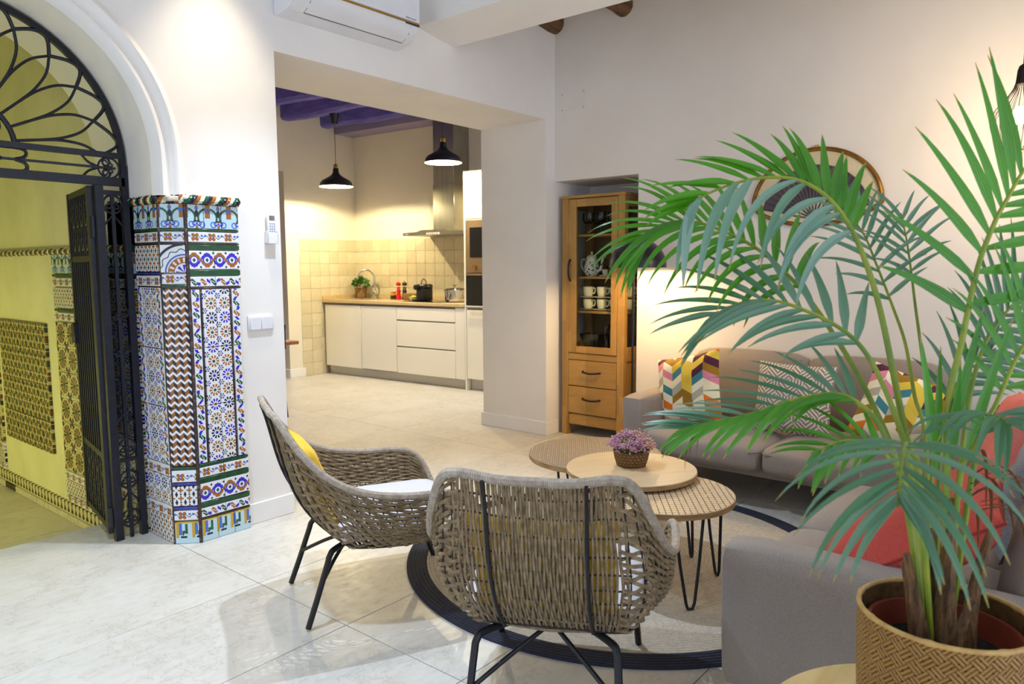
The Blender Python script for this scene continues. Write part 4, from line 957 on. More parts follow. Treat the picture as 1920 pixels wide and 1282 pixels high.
# ------------------------------------------------------------------ rope lounge chairs
m_rope = mat('taupe_rope', srgb(152, 132, 102), .85, col2=srgb(112, 95, 70), nscale=40, bump=.4, bscale=160, bdist=.002); m_rim = mat('taupe_rim_wrap', srgb(172, 160, 146), .8, col2=srgb(146, 132, 116), nscale=60)
m_pad = fabric('pale_grey_pad', srgb(206, 206, 214), srgb(194, 194, 204))
RIM = [(0, (-.415, 0, .805)), (.18, (-.418, .10, .808)), (.34, (-.42, .20, .822)), (.42, (-.405, .25, .80)), (.50, (-.345, .295, .70)), (.58, (-.25, .33, .60)), (.66, (-.13, .355, .54)), (.76, (.02, .365, .512)), (.86, (.17, .365, .505)), (.92, (.255, .355, .487)), (.96, (.305, .335, .435)), (1.0, (.33, .30, .365))]
BOT = [(0, (-.175, 0, .305)), (.18, (-.175, .10, .305)), (.34, (-.172, .19, .303)), (.42, (-.145, .235, .30)), (.50, (-.08, .252, .296)), (.58, (-.02, .257, .292)), (.66, (.04, .26, .29)), (.76, (.12, .26, .29)), (.86, (.2, .258, .292)), (.92, (.25, .254, .30)), (.96, (.29, .25, .31)), (1.0, (.32, .25, .325))]
def interp(T, a):
    s = 1 if a >= 0 else -1; a = min(abs(a), 1.0)
    K = [t for t, _ in T]; i = max(0, min(len(K) - 2, next((j for j in range(len(K) - 1) if K[j + 1] >= a), len(K) - 2)))
    f = (a - K[i]) / (K[i + 1] - K[i]); pm = Vector(T[max(i - 1, 0)][1]); p0 = Vector(T[i][1]); p1 = Vector(T[i + 1][1]); pn = Vector(T[min(i + 2, len(K) - 1)][1])
    if i == 0: pm = Vector((T[1][1][0], -T[1][1][1], T[1][1][2]))
    v = .5 * (2 * p0 + (p1 - pm) * f + (2 * pm - 5 * p0 + 4 * p1 - pn) * f * f + (3 * p0 - pm - 3 * p1 + pn) * f ** 3)
    return Vector((v.x, v.y * s, v.z))
def shell(a, t):
    p, q = interp(RIM, a), interp(BOT, a); out = Vector((q.x * .0 - .0, 0, 0))
    d = Vector(((-1 if abs(a) < .3 else max(-1, -1 + (abs(a) - .3) / .2) if abs(a) < .5 else 0), (0 if abs(a) < .25 else min(1, (abs(a) - .25) / .25)) * (1 if a > 0 else -1), -.35))
    k = sin(pi * min(1, t ** 1.35)); return p.lerp(q, t) + d.normalized() * (.055 if abs(a) < .45 else .04) * k
def nrm(a, t):
    e = .01; u = shell(min(a + e, 1), t) - shell(max(a - e, -1), t); v = shell(a, min(t + e, 1)) - shell(a, max(t - e, 0)); n = u.cross(v); return n.normalized() if n.length > 1e-9 else Vector((0, 0, 1))
chair = thing('rope_lounge_chair', 'woven rope lounge chair seen from behind, facing the coffee tables', 'chair', (1.806, 1.305, 0), radians(28), 'rope lounge chairs')
g = G(); NB = 46; NR = 10
for i in range(NB):
    a = -.36 + .72 * i / (NB - 1); pts = []
    for k in range(51):
        t = k / 50; am = .0036 * min(1, t * 12) ; w = sin(pi * t * NR + (pi if i % 2 else 0)); b = a + .0022 * sin(pi * t * NR * .5 + i * 1.7)
        pts.append(shell(b, t) + nrm(a, t) * am * w)
    g.tube(pts, .0046, 5)
g.build('back_weave', m_rope, chair, kind='stuff')
for s in (-1, 1):
    g = G(); NS = 27
    for i in range(NS):
        t = .03 + .97 * i / (NS - 1); pts = []
        for k in range(65):
            a = .345 + .655 * k / 64; am = .0065; w = sin(pi * (k / 64) * 15 + (pi if i % 2 else 0)); tt = min(1, max(0, t + .006 * sin(k * .5 + i * 2.1)))
            pts.append(shell(s * a, tt) + nrm(s * a, tt) * am * w * (1 if s > 0 else -1))
        g.tube(pts, .0056, 5)
    g.build('side_weave', m_rope, chair, kind='stuff')
    for k in range(15): 
        a = .345 + .655 * (k + .5) / 15; G().tube([shell(s * a, j / 10) for j in range(11)], .0022, 5).build('side_rod', m_black, chair)
for j in range(1, NR): t = j / NR; G().tube([shell(-.37 + .74 * k / 24, t) for k in range(25)], .003, 5).build('back_rod', m_black, chair)
for s in (-1, 1): G().tube([shell(s * .23, k / 20) - nrm(s * .23, k / 20) * -.011 for k in range(21)], .0052, 6).build('back_strut', m_black, chair)
rimp = []; NRm = 420
for k in range(NRm + 1): rimp.append(interp(RIM, -1 + 2 * k / NRm))
front = [(.335, .27, .345), (.342, .15, .338), (.344, 0, .336), (.342, -.15, .338), (.335, -.27, .345)]
G().tube(rimp + catmull([tuple(rimp[-1])] + front + [tuple(rimp[0])], 60)[1:-1], [.0125 + .0013 * (i % 2) for i in range(NRm + 60)], 8, closed=True).build('rim', m_rim, chair)
G().tube([interp(BOT, -1 + 2 * k / 80) for k in range(81)] + [Vector((.325, .25 - .5 * k / 12, .327)) for k in range(1, 12)], .008, 6, closed=True).build('seat_ring', m_black, chair)
g = G()
for k in range(34): x = -.165 + .49 * k / 33; g.tube([(x, -.25 + .02 * (x < -.1), .30 + .012 * (x > .25)), (x, 0, .285 + .012 * (x > .25)), (x, .25 - .02 * (x < -.1), .30 + .012 * (x > .25))], .0052, 5)
g.build('seat_weave', m_rope, chair, kind='stuff')
soft(G(), (-.20, -.262, .315), (.315, .262, .392), .034, .012).build('seat_pad', m_pad, chair)
for sx in (-1, 1):
    for sy in (-1, 1):
        wd = .25 if sx > 0 else .222
        G().tube(catmull([(sx * .325, sy * wd, .008), (sx * .285, sy * (wd - .008), .12), (sx * .246, sy * (wd - .015), .235), (sx * .232, sy * (wd - .02), .272), (sx * .20, sy * (wd - .045), .287), (sx * .03, sy * .02, .287)], 24), .0115, 8).build('leg', m_black, chair)
        G().tube(catmull([(sx * .275, sy * (wd - .016), .15), (sx * .20, sy * .11, .215), (sx * .13, sy * .03, .262), (sx * .105, sy * .008, .272)], 12), .0075, 8).build('brace', m_black, chair)
ch1 = dup(chair, 'woven rope lounge chair seen in profile, next to the kitchen opening', (1.926, 2.31, 0), radians(-26))
def chair_pillow(ch, lab):
    M = Matrix.Translation(ch.location) @ Matrix.Rotation(ch.rotation_euler.z, 4, 'Z') @ frame((-.262, 0, .525), (0, -1, 0), (-.36, 0, 1))
    pillow('throw_cushion', lab, 'cushion', (.42, .34), .10, m_must, M, wr=.003)
chair_pillow(chair, 'mustard yellow cushion in the lounge chair seen from behind'); chair_pillow(ch1, 'mustard yellow cushion in the lounge chair seen in profile')

# ------------------------------------------------------------------ framed fan on the wall
fan = thing('framed_fan', 'dark folding fan in a gilt fan-shaped frame on the wall above the sofa', 'framed fan', (XB, 1.47, 1.60), -pi / 2)
def fanshape(k=1.0):
    top = [(.385 * k * cos(a) * (1 if True else 1), (.12 + (.34) * k * sin(a)) if k == 1 else .12 + .34 * k * sin(a)) for a in [pi * i / 40 for i in range(41)]]
    bot = [(-.385 * k + .77 * k * i / 20, .12 - (.12 - .0 if k == 1 else .12 * k) * (1 - ((i - 10) / 10) ** 2) ** .8) for i in range(1, 20)]
    return top + bot
m_gilt = mat('antique_gilt', srgb(150, 108, 40), .4, .7, col2=srgb(110, 74, 24), nscale=14, bump=.3, bscale=40)
G().prism(fanshape(.985), 'y', -.012, -.001).build('backing', mat('aged_cream_board', srgb(214, 200, 166), .8, col2=srgb(196, 182, 146), nscale=5), fan)
G().tube([(x, -.014, z) for x, z in fanshape(1.0)], .0135, 8, closed=True).build('gilt_frame', m_gilt, fan)
leaf = thing  # pleated leaf of the fan
m_fanl = mat('charcoal_fan_leaf', srgb(62, 54, 62), .8, col2=srgb(84, 74, 80), nscale=6); g = G(); NP = 44; pv = (0, .035)
ang = [radians(168 - 156 * i / NP) for i in range(NP + 1)]
rin = [(pv[0] + .13 * cos(a), -.016 - .005 * (i % 2), pv[1] + .13 * sin(a)) for i, a in enumerate(ang)]
rout = [(pv[0] + (.33 if True else 0) * cos(a), -.016 - .007 * (i % 2), pv[1] + (.33 - .0) * sin(a)) for i, a in enumerate(ang)]
V0 = [g.bm.verts.new(p) for p in rin]; V1 = [g.bm.verts.new(p) for p in rout]
for i in range(NP): g.bm.faces.new((V0[i], V1[i], V1[i + 1], V0[i + 1]))
g.build('fan_leaf', m_fanl, fan, smooth=False)
for i in range(0, NP + 1, 4): a = ang[i]; G().box((.0, -.016, -.004), (.16, -.013, .004)).xf(Matrix.Translation((pv[0], 0, pv[1])) @ Matrix.Rotation(-a, 4, 'Y')).build('fan_stick', m_dkline, fan)
G().box((-.012, -.014, .455), (.012, -.004, .485), .002, 1).build('hanger', m_gold, fan)

# ------------------------------------------------------------------ wire pendant near the right edge
px_, py_, pz_ = 4.16, .382, 1.87
wp_ = thing('wire_pendant_lamp', 'teardrop wire cage pendant lamp glowing over the corner table', 'lamp', (px_, py_, pz_))
m_wire = mat('black_wire', srgb(40, 32, 28), .4, .5, col2=srgb(34, 27, 24), nscale=10)
prf = [(.045, .0), (.075, .03), (.105, .08), (.118, .13), (.112, .17), (.085, .215), (.05, .255), (.028, .30), (.022, .36)]
for k in range(30):
    a = 2 * pi * k / 30; G().tube(catmull([(r * cos(a), r * sin(a), z) for r, z in prf], 18), .0014, 5).build('cage_wire', m_wire, wp_)
G().tube([(.045 * cos(2 * pi * k / 24), .045 * sin(2 * pi * k / 24), 0) for k in range(24)], .003, 6, closed=True).build('bottom_ring', mat('copper_ring', srgb(190, 120, 70), .3, .9, col2=srgb(170, 100, 56), nscale=10), wp_)
G().lathe([(.024, .30), (.024, .36), (.018, .38), (.004, .39)], 16).build('socket', m_wire, wp_); G().tube([(0, 0, .385), (0, 0, 3.34 - pz_)], .003, 6).build('cord', m_wire, wp_); G().lathe([(.05, 3.31 - pz_), (.05, 3.34 - pz_)], 20).build('ceiling_rose', m_wire, wp_)
G().sphere((0, 0, .16), .036, 2, (1, 1, 1.25)).build('bulb', mat('lit_filament_bulb', srgb(255, 236, 200), .4, col2=srgb(255, 230, 190), nscale=5, emit=(1, .80, .52, 1), estr=12), wp_)
light('wire_pendant_light', 'POINT', (px_, py_, pz_ + .16), 48, (1.0, .74, .42), None, .05)

# ------------------------------------------------------------------ corner table with tray and pine cones
st = thing('corner_side_table', 'dark round side table between the two sofas', 'side table', (4.22, .20, 0))
m_dwood = mat('dark_walnut', srgb(66, 46, 32), .5, col2=srgb(46, 31, 22), nscale=6, stretch=(1, 6, 1))
G().lathe([(.235, .60), (.24, .605), (.24, .62), (.235, .625)], 40).build('table_top', m_dwood, st); G().cyl((0, 0, .02), (0, 0, .60), .022).build('column', m_black, st); G().lathe([(.16, 0), (.16, .014), (.03, .02)], 30).build('foot', m_black, st)
tr = thing('wire_tray', 'shallow tray with woven golden rim on the corner table', 'tray', (4.22, .20, .625))
G().lathe([(.20, 0), (.20, .004)], 36).build('tray_floor', m_dwood, tr)
G().lathe([(.20, .002), (.215, .035), (.212, .035), (.197, .004)], 40, caps=False).build('tray_rim', wicker('golden_cane', srgb(176, 136, 60), srgb(40, 28, 18), 60, 120), tr)
m_cone = mat('pine_cone_brown', srgb(112, 66, 42), .7, col2=srgb(74, 40, 26), nscale=20)
def cone(lab, loc, s, tilt):
    t = thing('pine_cone', lab, 'pine cone', loc); t.rotation_euler = tilt
    g = G()
    for k in range(70):
        f = k / 70; a = k * 2.39996; r = .034 * s * sin(pi * (.12 + .85 * f)) + .004; z = .09 * s * f; w = .011 * s
        d = Vector((cos(a), sin(a), 0)); q = Vector((-sin(a), cos(a), 0)); o = Vector((0, 0, z))
        g.rings([[o + d * r * .3 - q * w * .5, o + d * r * .3 + q * w * .5, o + d * r * .3 + Vector((0, 0, .003))], [o + d * r - q * w * .8 + Vector((0, 0, .006 * s)), o + d * r + q * w * .8 + Vector((0, 0, .006 * s)), o + d * r * .95 + Vector((0, 0, .012 * s))]])
    g.build('scales', m_cone, t, kind='stuff'); return t
cone('large upright pine cone on the tray of the corner table', (4.17, .24, .632), 1.35, (0, 0, 0)); cone('pine cone leaning at the back of the tray', (4.27, .15, .632), 1.25, (.2, .1, 0)); cone('small pine cone at the rim of the tray', (4.13, .13, .632), 1.0, (0, .2, 1))
# ------------------------------------------------------------------ kitchen
m_gloss = mat('white_gloss_lacquer', srgb(240, 236, 226), 0.12, col2=srgb(238, 234, 223), nscale=2, coat=.3); m_alu = mat('brushed_aluminium', srgb(196, 194, 188), 0.4, .25, col2=srgb(184, 182, 176), nscale=3, stretch=(1, 1, 40)); m_groove = mat('shadow_groove', srgb(150, 142, 128), .5, col2=srgb(140, 132, 118), nscale=8)
m_steel = mat('stainless_steel', srgb(176, 172, 160), .28, .95, col2=srgb(160, 156, 144), nscale=3, stretch=(30, 1, 1)); m_chrome = mat('chrome', srgb(210, 210, 212), .08, 1.0, col2=srgb(204, 204, 206), nscale=3)
m_stone = mat('sand_stone_worktop', srgb(206, 184, 140), .3, col2=srgb(194, 170, 126), nscale=40); m_bglass = mat('black_glass', srgb(16, 16, 20), .06, col2=srgb(20, 20, 24), nscale=3); m_blk = mat('black_plastic', srgb(28, 28, 32), .35, col2=srgb(22, 22, 26), nscale=10)
def kthing(name, lab, cat, u, n, z=0.0, grp=None): return thing(name, lab, cat, kp(u, n, z), KR, grp)
# zellige tiles: every tile its own glaze, slightly out of plane
def zel():
    m, b = newmat('cream_zellige'); info = NT[0].nodes.new('ShaderNodeObjectInfo'); r = X(info.outputs['Random'])
    n1 = noise(texco('Object'), 16.0, 3.0); c = mixc(r, srgb(222, 212, 184), srgb(204, 193, 163)); c = mixc(ramp(n1, .35, .7) * .4, c, srgb(196, 184, 150)); setc(b, c)
    b.inputs['Roughness'].default_value = .12; bumped(noise(texco('Object'), 30.0, 3.0), .35, .006, b); return m
m_zel = zel(); TS = .155
zmesh = [G().box((-.0767, -.007, -.0767), (.0767, .0, .0767), .003, 1).mesh('wall_tile', m_zel) for _ in range(1)][0]
def ztile(M, parent):
    o = link('wall_tile', zmesh, parent); o.matrix_world = M @ Matrix.Rotation(rnd.uniform(-.012, .012), 4, 'X') @ Matrix.Rotation(rnd.uniform(-.012, .012), 4, 'Z')
bpy.context.view_layer.update()
for i in range(15):
    for j in range(5): ztile(KM @ Matrix.Translation((-.03 + TS * (i + .5), KB, 1.71 - TS * (j + .5))), wkb)
for i in range(6):
    for j in range(11):
        nn = KB - TS * (i + .5)
        if 1.71 - TS * (j + 1) < .9 and nn > 0.0: continue
        ztile(KM @ Matrix.Translation((-.03, nn, 1.71 - TS * (j + .5))) @ Matrix.Rotation(pi / 2, 4, 'Z'), wkl)
# base units
def unit(name, lab, cat, u0, u1, fronts, gap=.004):
    t = kthing(name, lab, cat, u0, 0); w = u1 - u0
    G().box((.003, -.038, .11), (w - .003, .52, .905)).build('carcass', m_groove, t)
    for z0, z1, nm in fronts: G().box((gap / 2, -.06, z0), (w - gap / 2, -.04, z1), .0025, 1).build(nm, m_gloss, t)
    return t
unit('sink_cabinet', 'white gloss kitchen cabinet with one door at the tiled side wall', 'cabinet', .02, .67, [(.112, .885, 'door')])
dw = unit('integrated_dishwasher', 'white gloss dishwasher front in the middle of the kitchen row', 'dishwasher', .675, 1.268, [(.118, .885, 'door')]); G().box((.02, -.03, .106), (.57, -.0, .112)).build('floor_gap', m_bglass, dw)
unit('drawer_cabinet', 'white gloss kitchen unit with three handleless drawers under the hob', 'cabinet', 1.272, 2.17, [(.112, .418, 'drawer'), (.432, .727, 'drawer'), (.742, .885, 'drawer')])
fp = kthing('filler_panel', 'narrow white gloss filler panel beside the drawer unit', 'panel', 2.172, 0); G().box((0, -.06, .112), (.135, .5, .905), .002, 1).build('panel', m_gloss, fp)
pl_ = kthing('kitchen_plinth', 'grey metal plinth running under the kitchen cabinets', 'plinth', 0, 0); G().box((.02, 0, 0), (2.308, .018, .106)).build('plinth_board', m_alu, pl_); G().box((2.35, 0, 0), (2.93, .018, .125)).build('plinth_board', m_alu, pl_)
wt = kthing('kitchen_worktop', 'sand coloured stone worktop over the kitchen cabinets', 'worktop', 0, 0)
G().box((-.02, -.075, .912), (2.308, .53, .95), .003, 1).build('slab', m_stone, wt); G().box((-.02, .508, .95), (2.308, .528, 1.0), .002, 1).build('upstand', m_stone, wt); G().box((-.028, -.06, .95), (-.012, .508, 1.0), .002, 1).build('upstand', m_stone, wt)
sk = kthing('kitchen_sink', 'undermounted steel sink set in the worktop', 'sink', .14, .08, .9505); G().box((0, 0, 0), (.46, .32, .0015), .0005, 1).build('rim', m_steel, sk); G().box((.015, .015, .0012), (.445, .305, .0022)).build('basin', m_groove, sk); G().cyl((.23, .16, .002), (.23, .16, .004), .03).build('drain', m_chrome, sk)
fa = kthing('kitchen_faucet', 'chrome swan neck faucet behind the sink', 'faucet', .43, .42, .95)
G().tube(catmull([(0, 0, .0), (0, 0, .15), (0, 0, .27), (-.03, -.03, .345), (-.08, -.07, .37), (-.13, -.12, .345), (-.155, -.14, .285), (-.16, -.145, .255)], 40), .0115, 10).build('spout', m_chrome, fa); G().lathe([(.028, 0), (.028, .02), (.024, .09), (.016, .10)], 20).build('body', m_chrome, fa); G().cyl((.0, -.01, .05), (.10, -.03, .055), .018, .014, 12).build('lever', m_chrome, fa)
hp = kthing('potted_herb', 'leafy green herb in a woven pot beside the faucet', 'potted herb', .215, .38, .95)
G().lathe([(.062, 0), (.072, .01), (.082, .14), (.078, .14), (.06, .02)], 24).build('pot', wicker('woven_pot', srgb(164, 124, 70), srgb(110, 78, 38), 20, 60), hp); G().lathe([(.074, .125), (.001, .13)], 16).build('soil', m_dwood, hp)
m_herb = mat('herb_leaf', srgb(76, 122, 40), .5, col2=srgb(44, 90, 28), nscale=20); g = G()
for k in range(150):
    a = r2.uniform(0, 2 * pi); e = r2.uniform(.1, 1.5); d = Vector((cos(a) * cos(e), sin(a) * cos(e), sin(e))); p = Vector((0, 0, .14)) + d * r2.uniform(.05, .125); q = d.orthogonal().normalized() * .02; nn = d.cross(q).normalized() * .004
    g.face([p, p + d * .02 + q, p + d * .042 + nn, p + d * .02 - q])
g.build('leaves', m_herb, hp, kind='stuff')
def jar(t, prof, m, nm): G().lathe(prof, 20).build(nm, m, t)
t = kthing('spice_jar', 'small amber spice jar with dark label next to the red mill', 'jar', .82, .36, .95); jar(t, [(.036, 0), (.038, .004), (.038, .06), (.028, .072)], mat('amber_jar', srgb(176, 128, 34), .2, col2=srgb(150, 100, 24), nscale=20), 'body'); jar(t, [(.0385, .012), (.0385, .05)], m_blk, 'label_band'); jar(t, [(.03, .072), (.03, .098), (.02, .1)], m_oakx, 'lid')
mill = [(.032, 0), (.033, .045), (.026, .06), (.024, .08), (.029, .105), (.022, .13), (.018, .14), (.026, .15), (.018, .16), (.024, .172), (.031, .19), (.028, .208), (.012, .218), (.006, .222), (.008, .23), (.001, .235)]
t = kthing('pepper_mill', 'shiny red turned pepper mill on the worktop', 'pepper mill', .93, .34, .95); jar(t, mill[:9], mat('red_lacquer', srgb(196, 24, 30), .15, col2=srgb(180, 18, 24), nscale=10, coat=.3), 'body'); jar(t, mill[9:13], bpy.data.materials['red_lacquer'], 'head'); jar(t, mill[12:], m_chrome, 'knob')
t = kthing('pepper_mill', 'dark brown wooden pepper mill behind the red one', 'pepper mill', .965, .41, .95); jar(t, mill[:9], m_dwood, 'body'); jar(t, mill[9:13], m_dwood, 'head'); jar(t, mill[12:], m_chrome, 'knob')
t = kthing('bread_basket', 'shallow wicker basket with red fruit beside the coffee machine', 'basket', 1.15, .32, .95); G().lathe([(.075, 0), (.082, .006), (.115, .08), (.110, .082), (.075, .012)], 28).build('basket', wicker('pale_wicker', srgb(206, 170, 104), srgb(150, 112, 58), 30, 90), t)
f_ = kthing('tomato', 'red tomato lying in the wicker basket', 'tomato', 1.13, .34, 1.005); G().sphere((0, 0, 0), .034, 2, (1, 1, .85)).build('flesh', bpy.data.materials['red_lacquer'], f_); G().cyl((0, 0, .026), (0, 0, .036), .003, seg=6).build('stalk', m_herb, f_)
t = kthing('small_bowl', 'small white pointed bowl holding a lemon before the coffee machine', 'bowl', 1.295, .22, .95); G().lathe([(.028, 0), (.03, .004), (.062, .048), (.058, .048), (.02, .01)], 24).build('bowl', m_cream, t)
l_ = kthing('lemon', 'yellow green lemon in the small white bowl', 'lemon', 1.295, .22, .985); G().sphere((0, 0, .005), .034, 2, (1.25, .9, .8)).build('flesh', mat('lemon_skin', srgb(206, 200, 60), .5, col2=srgb(180, 184, 44), nscale=12), l_)
# coffee machine
cm = kthing('coffee_machine', 'black capsule coffee machine with arched handle on the worktop', 'coffee machine', 1.46, .16, .957)
G().box((0, -.10, 0), (.155, .12, .185), .018, 2).build('body', m_blk, cm); G().box((-.012, -.09, .175), (.165, .12, .245), .028, 3).build('upper_body', m_blk, cm); G().cyl((.045, -.10, .205), (.045, -.165, .20), .04, .038, 20).build('brew_head', m_blk, cm)
G().tube(catmull([(.03, 0, .235), (.03, 0, .285), (.075, 0, .318), (.12, 0, .285), (.12, 0, .235)], 20), .0075, 8).build('handle', m_blk, cm); G().box((-.01, -.20, .0), (.10, -.09, .03), .01, 2).build('drip_tray', m_blk, cm); G().cyl((.16, 0, .215), (.185, 0, .217), .006, seg=8).build('lever', m_chrome, cm)
cm.scale = (.76, .76, .80)
hob = kthing('induction_hob', 'black glass induction hob set in the worktop', 'hob', 1.33, -.02, .9505); G().box((0, 0, 0), (.60, .50, .005), .001, 1).build('glass', m_bglass, hob); G().tube([(.45 + .1 * cos(2 * pi * k / 32), .25 + .1 * sin(2 * pi * k / 32), .0052) for k in range(32)], .0007, 4, closed=True).build('ring_mark', m_grey, hob)
ck = kthing('cooking_pot', 'stainless steel cooking pot with glass lid on the hob', 'pot', 1.955, .20, .956)
G().lathe([(.10, 0), (.112, .006), (.115, .02), (.115, .135), (.118, .138), (.112, .138), (.11, .02)], 36).build('body', m_chrome, ck); G().lathe([(.113, .139), (.10, .148), (.05, .158), (.012, .160)], 36).build('lid', m_clear, ck); G().lathe([(.01, .158), (.009, .175), (.028, .185), (.026, .195), (.001, .197)], 16).build('lid_knob', m_chrome, ck)
for s in (-1, 1): G().tube(catmull([(s * .112, -.03, .125), (s * .145, -.025, .13), (s * .145, .025, .13), (s * .112, .03, .125)], 12), .0055, 8).build('handle', m_chrome, ck)
# extractor hood
hd = kthing('extractor_hood', 'stainless steel extractor hood with chimney above the hob', 'hood', 1.60, 0)
G().box((0, .25, 1.77), (.32, .54, 2.30), .003, 1).build('chimney', m_steel, hd); G().box((.006, .256, 2.295), (.314, .54, 3.04), .003, 1).build('upper_chimney', m_steel, hd)
G().prism([(-.31, 1.716), (.62, 1.716), (.62, 1.748), (.40, 1.755), (.35, 1.775), (-.03, 1.775), (-.09, 1.755), (-.31, 1.748)], 'y', .06, .54).build('canopy', m_steel, hd)
G().box((.06, .056, 1.722), (.26, .061, 1.742)).build('control_panel', m_plast, hd)
for k in range(5): G().cyl((.09 + k * .033, .057, 1.732), (.09 + k * .033, .054, 1.732), .006, seg=10).build('button', m_gold if k != 2 else m_blk, hd)
text('brand_text', 'TEKA', .022, m_plast, hd, (-.27, .0585, 1.724), (pi / 2, 0, 0))
# tall unit with microwave and oven
tc = kthing('tall_cabinet', 'tall white kitchen cabinet housing the ovens beside the column', 'cabinet', 2.312, 0)
G().box((0, -.065, 0), (.022, .53, 2.375), .002, 1).build('side_panel', m_gloss, tc); G().box((.022, -.04, .13), (.62, .53, 2.37)).build('carcass', m_groove, tc); G().box((.026, -.062, 1.865), (.62, -.042, 2.37), .002, 1).build('upper_door', m_gloss, tc); G().box((.026, -.062, .13), (.62, -.042, .885), .002, 1).build('lower_door', m_gloss, tc); G().box((.022, -.062, 1.845), (.62, -.042, 1.86)).build('trim_strip', m_alu, tc)
m_brz = mat('bronze_steel', srgb(150, 128, 104), .35, .6, col2=srgb(136, 114, 92), nscale=4)
mw = kthing('microwave_oven', 'built-in bronze steel microwave with dark window in the tall cabinet', 'microwave', 2.34, -.06)
G().box((0, -.012, 1.285), (.59, .0, 1.84), .003, 1).build('front', m_brz, mw); G().box((.06, -.016, 1.45), (.42, -.010, 1.77), .002, 1).build('window', m_bglass, mw); G().cyl((.13, -.012, 1.345), (.13, -.035, 1.345), .026, seg=20).build('dial', m_gold, mw)
ov = kthing('built_in_oven', 'black glass built-in oven below the microwave', 'oven', 2.34, -.06); G().box((0, -.012, .935), (.59, .0, 1.275), .003, 1).build('door', m_bglass, ov); G().box((.0, -.02, 1.258), (.59, -.01, 1.276), .003, 1).build('trim', m_brz, ov); G().cyl((.02, -.045, .925), (.57, -.045, .925), .010, seg=10).build('handle', m_alu, ov)
# pendants
def pendant(lab, loc, zc):
    t = thing('kitchen_pendant_lamp', lab, 'lamp', loc, 0, 'kitchen pendant lamps')
    m_sh = bpy.data.materials.get('black_enamel') or mat('black_enamel', srgb(22, 22, 24), .4, col2=srgb(26, 26, 28), nscale=8)
    out = [(.19, 0), (.185, .02), (.178, .045), (.155, .07), (.10, .10), (.06, .125), (.040, .15), (.034, .17), (.032, .205), (.030, .208)]
    s = G().lathe(out, 40, caps=False).build('shade', m_sh, t); G().lathe([(r - .003, z + .0005) for r, z in out], 40, caps=False).build('white_lining', bpy.data.materials.get('white_enamel') or mat('white_enamel', srgb(248, 246, 238), .4, col2=srgb(244, 242, 234), nscale=8), s)
    G().lathe([(.026, .205), (.026, .225), (.020, .23), (.020, .245), (.012, .255), (.004, .262)], 16).build('brass_cap', m_gold, t)
    for k in range(4): a = pi / 2 * k; G().tube([(.03 * cos(a), .03 * sin(a), .205), (.031 * cos(a), .031 * sin(a), .24), (.018 * cos(a), .018 * sin(a), .25)], .003, 6).build('brass_claw', m_gold, t)
    G().tube([(0, 0, .26), (0, 0, zc - .10 - loc[2])], .0035, 6).build('cord', m_blk, t); G().lathe([(.035, zc - .12 - loc[2]), (.055, zc - .03 - loc[2]), (.06, zc - loc[2])], 20).build('ceiling_cup', m_blk, t)
    G().sphere((0, 0, .098), .033, 2).build('bulb', bpy.data.materials.get('kitchen_bulb') or mat('kitchen_bulb', srgb(255, 240, 210), .4, col2=srgb(255, 236, 204), nscale=5, emit=(1, .84, .50, 1), estr=20), t)
    light('kitchen_pendant_light', 'POINT', (loc[0], loc[1], loc[2] + .045), 70, (1.0, .83, .47), None, .016); return t
pendant('black dome pendant lamp hanging from the violet beam near the sink', (5.346, 6.988, 2.275), 3.095); pendant('black dome pendant lamp hanging before the extractor hood', (5.446, 5.363, 2.405), 3.10)
# old studded door and the edge of the kitchen table
dr = thing('door_kitchen', 'old violet studded wooden door in the kitchen wall recess', 'door', kp(-.20, -.60, 0), KR); dr['kind'] = 'structure'
m_door = mat('violet_door_paint', srgb(70, 66, 118), .6, col2=srgb(50, 46, 88), nscale=5, stretch=(6, 6, 1))
for k in range(5): G().box((-.02, -.05 - .2 * k - .195, .02), (.02, -.05 - .2 * k, 2.25), .004, 1).build('plank', m_door, dr)
for k in range(3):
    for j in range(10): G().sphere((.022, -.09 - .2 * k, .25 + .2 * j), .016, 1, (.6, 1, 1)).build('stud', m_iron, dr)
G().box((-.05, -.05, 0), (.05, .0, 2.32), .004, 1).build('frame_post', m_dwood, dr); G().box((-.05, -1.05, 2.25), (.05, .0, 2.32), .004, 1).build('frame_head', m_dwood, dr); G().cyl((.02, -.07, 1.0), (.06, -.07, 1.0), .012, seg=8).build('knob', m_black, dr)
kt = thing('kitchen_table', 'wooden table whose corner shows past the wall in the kitchen', 'table', (2.95, 6.2, 0))
G().box((0, 0, .60), (1.29, .75, .635), .008, 2).build('table_top', mat('reddish_table_wood', srgb(150, 96, 54), .45, col2=srgb(118, 70, 38), nscale=4, stretch=(1, 8, 1)), kt)
for x in (.08, 1.0):
    for y in (.08, .67): G().box((x - .03, y - .03, 0), (x + .03, y + .03, .60), .004, 1).build('leg', m_dwood, kt)
kc = thing('dark_chair', 'slim dark metal chair standing at the kitchen table', 'chair', (3.58, 5.93, 0), radians(90))
for x in (-.18, .18):
    G().tube([(x, .18, 0), (x * .97, .17, .45)], .011, 8).build('leg', m_black, kc); G().tube(catmull([(x, -.2, 0), (x * .97, -.17, .45), (x * .95, -.21, .84)], 12), .011, 8).build('leg', m_black, kc)
G().box((-.19, -.18, .44), (.19, .19, .465), .008, 2).build('seat', m_black, kc); G().box((-.18, -.215, .62), (.18, -.195, .85), .008, 2).build('backrest', m_black, kc)
